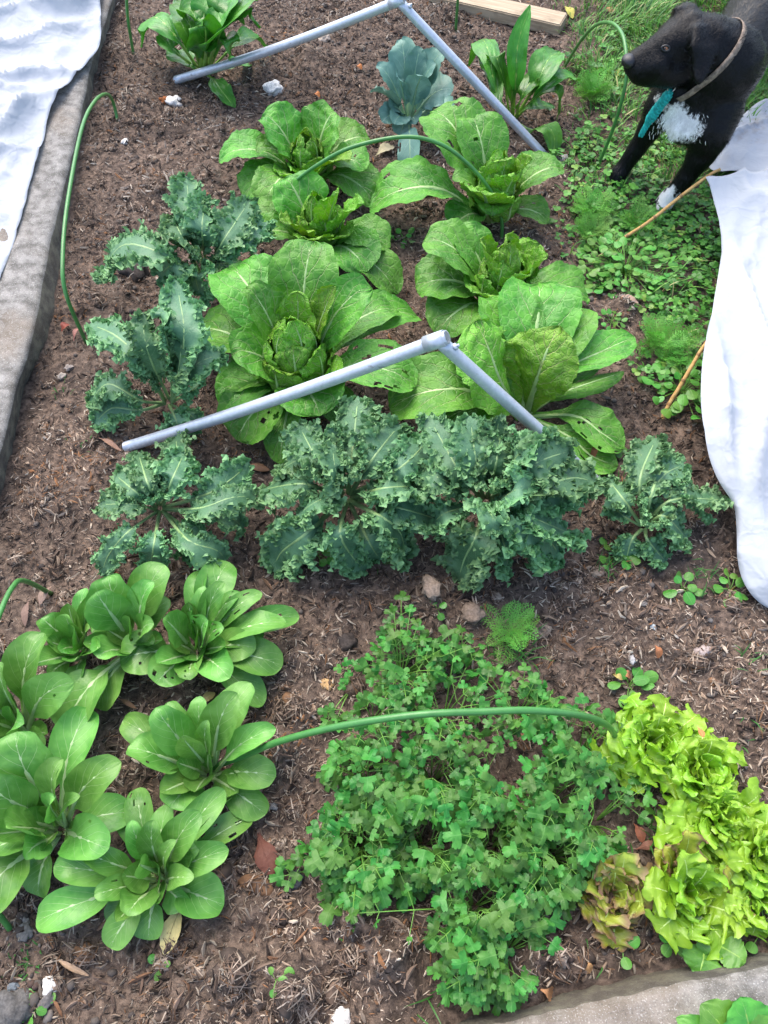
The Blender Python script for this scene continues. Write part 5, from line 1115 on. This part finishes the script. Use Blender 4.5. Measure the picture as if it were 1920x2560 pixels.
def grass(N, seed):
    r = np.random.default_rng(seed); x = r.uniform(.3, 2.6, N*6); y = r.uniform(.75, 4.4, N*6)
    la = lawn_in(x, y)
    back = sstep(2.0, 2.35, y); dens = sstep(-.05, .12, la)*(.2+.8*back)*np.clip(.75+.7*vnoise(x*6+3, y*6), .1, 1)
    for p_, rad, v in ((at(1560, 330), .13, .25), (at(1490, 320), .1, .2), (at(1560, 820), .13, .1), (at(1680, 400), .16, 1.7), (at(1560, 480), .1, .5)):
        g = np.exp(-((x-p_[0])**2+(y-p_[1])**2)/rad**2); dens = dens*(1-g)+np.minimum(1, dens*v)*g
    ok = r.random(len(x)) < dens; x, y = x[ok][:N], y[ok][:N]; n = len(x)
    # blades grow in tufts
    a = 6.28*vnoise(x*3+8, y*3)+r.normal(0, .9, n); L = r.uniform(.04, .11, n)*(.8+.4*vnoise(x*4, y*4)); lean = r.uniform(.35, .95, n); W = r.uniform(.0013, .0026, n)
    d = np.stack([np.cos(a), np.sin(a), 0*a], -1); s = np.stack([-np.sin(a), np.cos(a), 0*a], -1)
    B = np.stack([x, y, soil_h(x, y, False)-.003], -1); rows = []
    for f, wf in ((0, .8), (.4, 1), (.75, .7), (1, .05)):
        p = B+d*(L*lean*f**1.5)[:, None]+np.array([0, 0, 1.])*(L*(f-.55*lean*f*f))[:, None]; rows += [p-s*(W*wf)[:, None], p+s*(W*wf)[:, None]]
    V = np.stack(rows, 1).reshape(-1, 3); b = np.arange(n)[:, None, None]*8; Q = (b+np.array([[(0, 1, 3, 2), (2, 3, 5, 4), (4, 5, 7, 6)]])).reshape(-1, 4)
    g0 = np.array([(.075, .24, .035), (.125, .34, .045), (.19, .40, .065), (.46, .42, .18), (.055, .19, .045)]); col = g0[r.choice(5, n, p=[.3, .35, .18, .05, .12])]*r.uniform(.75, 1.25, (n, 1))
    tag(link('grass', mesh_np('grass', V, Q, None, mats=[M['grass']], col=np.repeat(col, 8, 0))), kind='stuff')
grass(40000, 78)
def sprigs():
    """sparse grass seedlings on the bare bed"""
    r = np.random.default_rng(91); C, V, Q = [], [], []
    spots = [(1290, 1640, 26, .06), (1255, 1630, 14, .05), (1520, 1420, 18, .05), (1760, 1450, 22, .05), (1530, 1200, 14, .04), (1640, 2080, 18, .07), (300, 990, 8, .02), (70, 2420, 14, .02), (60, 2400, 12, .015), (1510, 2330, 14, .04), (1060, 2500, 6, .10), (30, 2470, 12, .015),
             (920, 1395, 12, .03), (205, 1110, 8, .02), (1870, 1820, 6, .04), (1830, 1890, 6, .03), (1820, 1240, 12, .05), (1860, 1650, 10, .05), (1350, 720, 5, .06), (150, 975, 8, .02), (720, 1330, 8, .02)]
    for (px, py, n, L0) in spots:
        c = at(px, py)
        for q in range(n):
            p = c+np.array([r.normal(0, .02), r.normal(0, .02), 0]); p[2] = float(soil_h(p[0], p[1])); a = r.uniform(0, 6.28); L = L0*r.uniform(.6, 1.2); w = r.uniform(.001, .0018)
            d = np.array([math.cos(a), math.sin(a), 0]); s = np.array([-d[1], d[0], 0]); b = len(V)
            for f, wf in ((0, .8), (.5, 1), (1, .08)):
                m = p+d*L*.75*f**1.3+np.array([0, 0, L*(f-.5*f*f)]); V += [m-s*w*wf, m+s*w*wf]
            Q += [(b, b+1, b+3, b+2), (b+2, b+3, b+5, b+4)]; C += [np.array([.05, .17, .03])*r.uniform(.8, 1.3)]*6
    tag(link('grass_seedlings', mesh_np('grass_seedlings', np.array(V), np.array(Q), None, mats=[M['grass']], col=np.array(C))), kind='stuff')
sprigs()

# ------------------------------------------------------------------ fallen leaves and scraps
def dead_leaf(p0, p1, wpx, c, label, name='fallen_leaf', curl=.5, lift=.012, ribc=None, cat='fallen leaf', **ov):
    A, B = at(*p0), at(*p1); A[2] = soil_h(A[0], A[1])+.008; B[2] = soil_h(B[0], B[1])+.010
    mid = (A+B)/2; mid[2] += lift; o = mid.copy(); o[2] = 0; _lc[0] += 1
    V, Q, qm, UV, _ = leaf_mesh(np.array([A, A+(mid-A)*1., B])-o, wpx*.5*mpp(mid), 'dock', cup=curl, nu=16, m=5, rib=(.0012, .8), **ov)
    m1 = leaf_mat('dead_'+label[:12].replace(' ', '_'), tuple(x*.75 for x in c), c, ribc or tuple(min(1, x*1.3) for x in c), 6, 2, .05, .05, rough=.6, spec=.3, transl=.05, vstr=.5, crinkle=.5)
    return tag(link(name, mesh_np(name, V, Q, None, mats=[m1, m1], qmat=qm, uv=UV), loc=o), label, cat)
dead_leaf((646, 2082), (684, 2192), 60, (.15, .062, .038), 'reddish brown fallen leaf on the mulch beside a coriander sprig', curl=-.5, ribc=(.12, .05, .03))
dead_leaf((462, 2250), (412, 2388), 50, (.58, .46, .20), 'straw yellow fallen leaf with a dark mined streak below the lowest bok choy', curl=.6, ribc=(.12, .08, .04))
dead_leaf((248, 1098), (310, 1140), 13, (.36, .22, .14), 'curved brown gum leaf at the left foot of the front steel frame', curl=.6)
dead_leaf((610, 1168), (675, 1178), 26, (.30, .17, .09), 'brown curled leaf between the open kale and the large kale', curl=-1.0)
dead_leaf((132, 2390), (222, 2440), 15, (.34, .22, .15), 'long curved brown leaf above the white lump in the bottom left corner', curl=.9, roll=20)
dead_leaf((1480, 1130), (1470, 1172), 16, (.25, .10, .05), 'rust brown sliver lying on the lowest cabbage leaf', curl=.8, lift=.05)
dead_leaf((155, 830), (175, 815), 22, (.30, .09, .05), 'small red brown scrap at the foot of the left hoop', curl=.5)
dead_leaf((186, 855), (200, 825), 12, (.34, .16, .12), 'narrow pinkish brown leaf beside the left hoop foot', curl=.6)
dead_leaf((1590, 820), (1650, 832), 16, (.20, .08, .05), 'rust rim of a leaf round the dark hole in the bare soil by the weeds', curl=1.3)
dead_leaf((1535, 752), (1590, 775), 16, (.34, .22, .17), 'pinkish grey gum leaf on the bare soil below the round leaved weed', curl=.4)
dead_leaf((1580, 2060), (1600, 2110), 26, (.27, .10, .06), 'red brown leaf in the dark hollow left of the lettuces', curl=.5)
dead_leaf((1585, 2125), (1630, 2110), 22, (.22, .11, .07), 'dull brown leaf in the dark hollow above the bronze lettuce', curl=-.5)
dead_leaf((1340, 2470), (1375, 2485), 36, (.40, .20, .09), 'orange brown leaf beside the near concrete edging', curl=.5)
dead_leaf((1445, 2400), (1470, 2430), 26, (.42, .22, .10), 'torn orange brown scrap on the straw below the bronze lettuce', curl=.5)
dead_leaf((1690, 1855), (1702, 1880), 16, (.40, .17, .06), 'orange brown scrap caught in the top lettuce', curl=.7, lift=.0)
bpy.context.view_layer.update()
bpy.data.objects[[o.name for o in bpy.data.objects if o.get('label') == 'orange brown scrap caught in the top lettuce'][0]].location.z += .12
dead_leaf((1525, 1690), (1555, 1702), 24, (.50, .42, .13), 'fallen yellow scrap on the soil above the coriander', curl=.4)
dead_leaf((1548, 1690), (1572, 1696), 20, (.42, .17, .08), 'orange scrap touching a fallen yellow scrap', curl=.4)
dead_leaf((940, 395), (985, 375), 34, (.50, .44, .26), 'pale buff scrap of leaf between the two rows of cabbages', curl=.4)
dead_leaf((505, 1770), (540, 1735), 24, (.50, .38, .16), 'tan withered leaf under the chewed bok choy', curl=.5)
dead_leaf((300, 1750), (345, 1775), 12, (.26, .14, .08), 'thin brown leaf between two bok choy', curl=.5)
dead_leaf((1525, 190), (1565, 205), 40, (.40, .35, .08), "yellowing weed leaf under the dog's chin", curl=.3)
dead_leaf((1535, 250), (1560, 265), 24, (.28, .10, .06), "red brown leaf on bare soil below the dog's chin", curl=.6)
dead_leaf((1730, 560), (1745, 595), 14, (.40, .28, .18), 'narrow buff leaf on the weeds left of the fleece', curl=.5)
dead_leaf((1632, 1620), (1640, 1652), 20, (.34, .13, .06), 'tuft of rusty straw on bare soil at the right', 'straw_tuft', curl=.9, cat='straw')
dead_leaf((1500, 330), (1540, 350), 12, (.40, .20, .14), "thin pink brown leaf between the hoop and the dog's leg", curl=.5)
dead_leaf((1410, 20), (1432, 45), 22, (.52, .50, .10), 'small yellow leaf in the grass at the end of the timber plank', curl=.4)
dead_leaf((1510, 25), (1530, 38), 18, (.50, .26, .12), 'orange leaf in the grass at the top, left of the dog', curl=.5)
dead_leaf((890, 178), (905, 186), 14, (.50, .20, .05), 'tiny orange leaf left of the broccoli', curl=.4)
dead_leaf((785, 240), (800, 246), 14, (.48, .18, .05), 'tiny orange scrap right of the white rough lump', curl=.4)
dead_leaf((1855, 2330), (1900, 2340), 16, (.26, .12, .08), 'small brown leaf at the right edge above the edging', curl=.4)
dead_leaf((75, 1500), (68, 1570), 18, (.24, .16, .12), 'grey brown sliver of bark below the left edge hoop', 'bark_sliver', curl=.3, cat='bark')
dead_leaf((128, 1465), (108, 1520), 22, (.26, .18, .14), 'broad grey brown bark flake beside the left edge hoop', 'bark_sliver', curl=.3, cat='bark')

# ------------------------------------------------------------------ dog
def dog():
    ch = []
    def chain(pts, flat=None):
        pts = [(np.asarray(p, float), r) for p, r in pts]
        for (p, r0), (q, r1) in zip(pts[:-1], pts[1:]):
            n = max(2, int(np.linalg.norm(q-p)/(min(r0, r1)*.22)))
            for f in np.linspace(0, 1, n):
                ch.append((p+(q-p)*f, r0+(r1-r0)*(f*f*(3-2*f))))
    skull = at(1712, 100, .455); stop = at(1668, 118, .452); muz = at(1628, 142, .430); nose = at(1588, 158, .412)
    chain([(skull, .074), (at(1690, 112, .45), .068), (stop, .052), (muz, .044), (nose, .036)])
    chain([(at(1725, 150, .41), .060), (at(1680, 178, .40), .045), (at(1630, 188, .395), .033), (at(1597, 190, .39), .026)])     # jaw
    chain([(at(1645, 165, .42), .043), (at(1600, 172, .405), .038)])                                                         # flews
    chain([(at(1676, 98, .478), .020), (at(1695, 88, .48), .022)])                                                           # brow
    withers = at(1850, 120, .385); rump = np.array([1.40, 2.92, .36])
    chain([(skull, .070), (at(1765, 125, .435), .088), (at(1810, 165, .39), .112), (at(1812, 165, .345), .110)])
    chain([(at(1765, 185, .37), .085), (at(1765, 245, .30), .105), (at(1740, 285, .265), .085), (at(1712, 315, .245), .055)])     # throat and chest
    chain([(at(1812, 165, .345), .110), (at(1802, 198, .315), .100), (.5*(withers+rump)+np.array([.0, .0, -.025]), .112), (rump+np.array([-.03, -.04, -.02]), .118), (rump, .115)])
    chain([(at(1775, 245, .29), .080), (.5*(withers+rump)+np.array([.0, .0, -.05]), .092)])
    # front legs
    chain([(at(1690, 232, .31), .070), (at(1660, 268, .265), .060), (at(1638, 300, .215), .043), (at(1600, 360, .135), .032), (at(1562, 415, .06), .0275), (at(1545, 437, .035), .029)])
    chain([(at(1792, 272, .29), .080), (at(1778, 325, .25), .066), (at(1762, 372, .195), .048), (at(1725, 430, .125), .033), (at(1688, 478, .06), .0285), (at(1668, 497, .035), .031)])
    for (bx, by), tips in (((1545, 437), [(1520, 446), (1524, 457), (1536, 464), (1549, 462)]), ((1668, 497), [(1640, 508), (1645, 521), (1658, 528), (1672, 524)])):
        for tx, ty in tips: chain([(at(bx, by, .030), .017), (at((bx+tx)/2, (by+ty)/2, .026), .0165), (at(tx, ty, .013), .0125)])
    # hind legs beyond the frame
    for sx, sy in ((.10, .02), (-.03, .14)):
        r0 = rump+np.array([sx, sy, 0]); chain([(r0+np.array([0, 0, -.03]), .085), (r0+np.array([.0, -.08, -.16]), .055), (r0+np.array([.05, .06, -.24]), .030), (np.array([r0[0]+.04, r0[1]+.02, .035]), .026), (np.array([r0[0]+.02, r0[1]-.05, .02]), .02)])
    chain([(rump+np.array([.04, .07, .05]), .03), (rump+np.array([.14, .22, .10]), .02), (rump+np.array([.24, .30, .2]), .012)])
    # ears: thin folded flaps
    def ear(pts, th=.0105):
        for row in pts:
            for f in np.linspace(0, 1, 14):
                for g in np.linspace(0, 1, 14):
                    a, b, c, d = [np.asarray(p) for p in row]
                    ch.append(((a*(1-f)+b*f)*(1-g)+(d*(1-f)+c*f)*g, th))
    e = lambda x, y, z: at(x, y, z+.010)
    ear([(e(1738, 68, .505), e(1792, 78, .485), e(1785, 128, .462), e(1733, 118, .478)), (e(1733, 118, .478), e(1785, 128, .462), e(1765, 182, .428), e(1736, 172, .432)), (e(1736, 172, .432), e(1765, 182, .428), e(1750, 205, .412), e(1742, 203, .412))])
    ear([(e(1705, 46, .500), e(1755, 40, .500), e(1738, 16, .510), e(1690, 22, .512)), (e(1690, 22, .512), e(1738, 16, .510), e(1715, 10, .49), e(1682, 32, .485))], .008)
    V2, T2 = ico(2); n = len(ch)
    P = np.array([c[0] for c in ch]); R = np.array([c[1] for c in ch])
    V = (P[:, None]+V2[None]*R[:, None, None]).reshape(-1, 3); T = (np.arange(n)[:, None, None]*len(V2)+T2[None]).reshape(-1, 3)
    o = np.array([1.05, 2.35, 0.0]); me = mesh_np('tmp', V-o, None, T)
    ob = link('tmp', me); md = ob.modifiers.new('r', 'REMESH'); md.mode = 'VOXEL'; md.voxel_size = .0075
    sm = ob.modifiers.new('s', 'SMOOTH'); sm.factor = .5; sm.iterations = 8
    dg = bpy.context.evaluated_depsgraph_get(); ev = ob.evaluated_get(dg); body = bpy.data.meshes.new_from_object(ev); bpy.data.objects.remove(ob)
    for p in body.polygons: p.use_smooth = True
    bm = bmesh.new(); bm.from_mesh(body); bvh = BVHTree.FromBMesh(bm); bm.free()
    def hit(px, py):
        d = ray(px, py); d = d/np.linalg.norm(d); h = bvh.ray_cast(Vector(EYE-o), Vector(d)); return (np.array(h[0]), np.array(h[1])) if h[0] is not None else (None, None)
    def on(px, py, z): h = hit(px, py)[0]; return at(px, py, z) if h is None else h+o
    k = NT('black_fur'); pos = k.geo()
    def blob(c, r0, r1):
        s = k.n.new('ShaderNodeVectorMath'); s.operation = 'DISTANCE'; k.l.new(pos, s.inputs[0]); s.inputs[1].default_value = tuple(c)
        nz = k.noise(38, 4, .7); return k.ss(k.math('ADD', s.outputs['Value'], k.math('MULTIPLY_ADD', nz, .09, -.045)), r0, r1, 1, 0)
    mp = k.n.new('ShaderNodeMapping'); k.l.new(pos, mp.inputs[0]); mp.inputs['Scale'].default_value = (1, 1, .35)
    hair = k.noise(190, 3, .65, vec=mp.outputs[0], dist=1.2); big = k.noise(9, 3)
    c = k.mix(k.ss(hair, .35, .7), (.0016, .0016, .0020), (.0048, .0048, .0060))
    chest = on(1690, 312, .235); paw = on(1668, 500, .045)
    w = k.math('MAXIMUM', k.math('MAXIMUM', blob(chest, .036, .060), blob(on(1725, 322, .25), .018, .045)), blob(paw, .026, .044))
    w = k.math('MAXIMUM', w, blob(on(1652, 258, .27), .008, .030))
    c = k.mix(w, c, k.mix(hair, (.66, .64, .60), (.88, .87, .84)))
    fur = k.fin(c, k.ss(big, .3, .7, .30, .42), .17, k.bump(hair, .55, .004))
    body.materials.clear(); body.materials.append(fur); body.name = 'body'
    t = thing('dog', 'black dog with a white chest and one white paw, standing on the lawn', 'dog', o)
    link('body', body, t)
    # eye
    h, nn = hit(1664, 121)
    if h is not None:
        V4, T4 = ico(3); am = plain('amber_eye', (.22, .075, .02), .08, .7, var=.15); pm = plain('pupil', (.002, .002, .002), .05, .7); lm = plain('eyelid', (.006, .006, .007), .35)
        link('eye', mesh_np('eye', V4*.0090, None, T4, mats=[am]), t, loc=h-nn*.0052)
        look = nn*.8+np.array([-.5, -.25, 0]); look /= np.linalg.norm(look)
        link('pupil', mesh_np('pupil', V4*.0046, None, T4, mats=[pm]), t, loc=h-nn*.0052+look*.0055)
        u = np.linspace(0, 2*np.pi, 25); sx = np.cross(nn, [0, 0, 1.]); sx /= np.linalg.norm(sx); sy = np.cross(sx, nn)
        ring = np.array([h+nn*.0008+(sx*math.cos(x)*.0105+sy*math.sin(x)*.0062) for x in u])
        link('eyelid', mesh_np('eyelid', *tube(ring, .0032, 8, cap=False), mats=[lm]), t)
    # nose leather
    V4, T4 = ico(3); nz = V4*np.array([.021, .024, .017]); nz[:, 2] *= 1-.25*(V4[:, 0] > 0)*0
    for sg in (-1, 1):
        d = np.linalg.norm(V4-np.array([-.75, sg*.55, -.25])/np.linalg.norm([.75, .55, .25]), axis=1); nz -= (V4*.006)*np.exp(-(d/.25)**2)[:, None]
    nm = plain('nose_leather', (.012, .012, .015), .38, .5, scale=500, bumps=.5)
    link('nose', mesh_np('nose', nz, None, T4, mats=[nm]), t, loc=at(1572, 152, .425)-o)
    # collar
    a, b = at(1738, 125, .43), at(1800, 190, .365); ax = (b-a)/np.linalg.norm(b-a); c0 = a+(b-a)*.42
    sx = np.cross(ax, [0, 0, 1.]); sx /= np.linalg.norm(sx); sy = np.cross(sx, ax)
    rows = []
    for q in range(48):
        an = 2*np.pi*q/48; d = sx*math.cos(an)+sy*math.sin(an)
        h = bvh.ray_cast(Vector(c0-o+d*.4), Vector(-d)); r0 = np.linalg.norm(np.array(h[0])-(c0-o)) if h[0] is not None else .1
        rows.append(min(max(r0, .08), .135))
    rr = np.array(rows); rr = np.convolve(np.concatenate([rr[-4:], rr, rr[:4]]), np.ones(9)/9, 'valid')+.0015
    V, Q = [], []
    for q in range(48):
        an = 2*np.pi*q/48; d = sx*math.cos(an)+sy*math.sin(an)
        for (w_, e_) in ((-.0085, 0), (-.0085, .003), (.0085, .003), (.0085, 0)): V.append(c0-o+d*(rr[q]+e_)+ax*w_)
    for q in range(48):
        p, s_ = q*4, ((q+1) % 48)*4
        for z in range(4): Q.append((p+z, p+(z+1) % 4, s_+(z+1) % 4, s_+z))
    link('collar', mesh_np('collar', np.array(V), np.array(Q), None, mats=[plain('tan_collar', (.20, .155, .12), .7, .3, var=.45, scale=90, bumps=.4)]), t)
    # ring and teal rope
    h, nn = hit(1672, 228)
    if h is None: h = at(1672, 228, .30)-o
    pts, dep = [], None
    for px, py in ((1676, 226), (1664, 246), (1648, 266), (1630, 292), (1614, 318), (1602, 340)):
        d = ray(px, py); d = d/np.linalg.norm(d); hh = hit(px, py)[0]
        dh = np.linalg.norm(hh+o-EYE) if hh is not None else (dep or 2.2)
        dep = dh if dep is None else min(dep+.012, dh); pts.append(EYE+d*(dep-.016)-o)
    top = pts[0]; u = np.linspace(0, 2*np.pi, 20); mt = plain('tag_ring', (.55, .55, .56), .3, metal=.9)
    link('ring', mesh_np('ring', *tube(np.array([top+np.array([math.cos(x)*.011, -.002, math.sin(x)*.011+.008]) for x in u]), .0016, 6, cap=False), mats=[mt]), t)
    teal = plain('teal_rope', (.010, .30, .27), .6, .3, var=.35, scale=120, bumps=.5); parts = []
    P = crom(pts, np.linspace(0, 1, 60)); f = np.linspace(0, 1, 60)
    for q in range(4):
        ph = q*np.pi/2+f*26; rad = .0105*np.interp(f, [0, .1, .6, .72, 1], [.35, 1, 1.05, .55, .45])
        off = np.stack([np.cos(ph), np.sin(ph)*.6, .3*np.sin(ph)], -1)*rad[:, None]; parts.append(tube(P+off, np.interp(f, [0, .6, .75, 1], [.0055, .0062, .0048, .0042]), 7))
    link('rope_tag', mesh_np('rope_tag', *join(parts), mats=[teal]), t)
    # loose white hairs edging the chest blaze
    r = np.random.default_rng(4); V, Q = [], []; wh = plain('white_hair', (.86, .85, .82), .6)
    for q in range(700):
        h, nn = hit(r.normal(1700, 26), r.normal(314, 15))
        if h is None: continue
        d = np.array([r.normal(0, .5), r.normal(-.2, .3), -1.0])+nn*.35; d /= np.linalg.norm(d); L = r.uniform(.007, .016); s = np.cross(d, nn); s /= np.linalg.norm(s)+1e-9; b = len(V)
        V += [h-s*.0006, h+s*.0006, h+d*L*.6+nn*.003+s*.0006, h+d*L*.6+nn*.003-s*.0006, h+d*L+s*.0001, h+d*L-s*.0001]; Q += [(b, b+1, b+2, b+3), (b+3, b+2, b+4, b+5)]
    hr = link('chest_hair', mesh_np('chest_hair', np.array(V), np.array(Q), None, mats=[wh]), t); hr['kind'] = 'stuff'
    # short coat
    nP = len(body.polygons); ct = np.zeros(nP*3); body.polygons.foreach_get('center', ct); ct = ct.reshape(-1, 3); nr = np.zeros(nP*3); body.polygons.foreach_get('normal', nr); nr = nr.reshape(-1, 3)
    ar = np.zeros(nP); body.polygons.foreach_get('area', ar); rr_ = np.random.default_rng(6); idx = rr_.choice(nP, 42000, p=ar/ar.sum()); c = ct[idx]+rr_.normal(0, .002, (42000, 3)); nn = nr[idx]
    wp = c+o; noseP = at(1572, 152, .425)
    keep = (np.linalg.norm(wp-noseP, axis=1) > .03) & (np.linalg.norm(wp-on(1664, 121, .44), axis=1) > .016); c, nn, wp = c[keep], nn[keep], wp[keep]
    fl = np.where((wp[:, 2] < .24)[:, None], np.array([.1, .0, -1.0]), np.array([.62, .68, -.25])); fl = fl+rr_.normal(0, .22, fl.shape)+.35*np.stack([vnoise(wp[:, 0]*14, wp[:, 1]*14+wp[:, 2]*9), vnoise(wp[:, 0]*14+9, wp[:, 2]*14), vnoise(wp[:, 1]*14, wp[:, 2]*14+5)], -1)
    fl -= nn*np.sum(fl*nn, 1)[:, None]; fl /= np.linalg.norm(fl, axis=1)[:, None]+1e-9; sd = np.cross(fl, nn); Lh = rr_.uniform(.008, .015, len(c))*np.where(np.linalg.norm(wp-noseP, axis=1) < .14, .5, 1)
    b_ = c-nn*.0008; tip = c+fl*Lh[:, None]+nn*(Lh*.20)[:, None]; hwid = .0007
    HV = np.stack([b_-sd*hwid, b_+sd*hwid, tip+sd*.0002, tip-sd*.0002], 1).reshape(-1, 3); HQ = np.arange(len(HV)).reshape(-1, 4)
    ks = NT('glossy_black_coat'); nz_ = ks.noise(14, 3); wh_ = ks.mix(0.0, (.0016, .0016, .0020), (.0016, .0016, .0020)); sheen = ks.fin(ks.mix(nz_, (.0016, .0016, .0020), (.0042, .0042, .0054)), .34, .24)
    far_ = (np.linalg.norm(wp-chest, axis=1) > .062) & (np.linalg.norm(wp-paw, axis=1) > .05); sel = np.repeat(far_, 4); HV = HV[sel]; HQ = np.arange(len(HV)).reshape(-1, 4)
    cm = mesh_np('coat', HV, HQ, None, mats=[sheen]); co = link('coat', cm, t); co['kind'] = 'stuff'
    # claws
    V, Q, T = [], [], []; parts = []
    for tx, ty in [(1640, 508), (1645, 521), (1658, 528), (1672, 524), (1520, 446), (1524, 457), (1536, 464)]:
        p = at(tx, ty, .012)-o; d = np.array([-.5, -.8, -.3]); d /= np.linalg.norm(d)
        link('claw', mesh_np('claw', *tube(np.array([p+d*.008, p+d*.016, p+d*.021+np.array([0, 0, -.003])]), [.0032, .0024, .0006], 6), mats=[nm]), t)
dog()
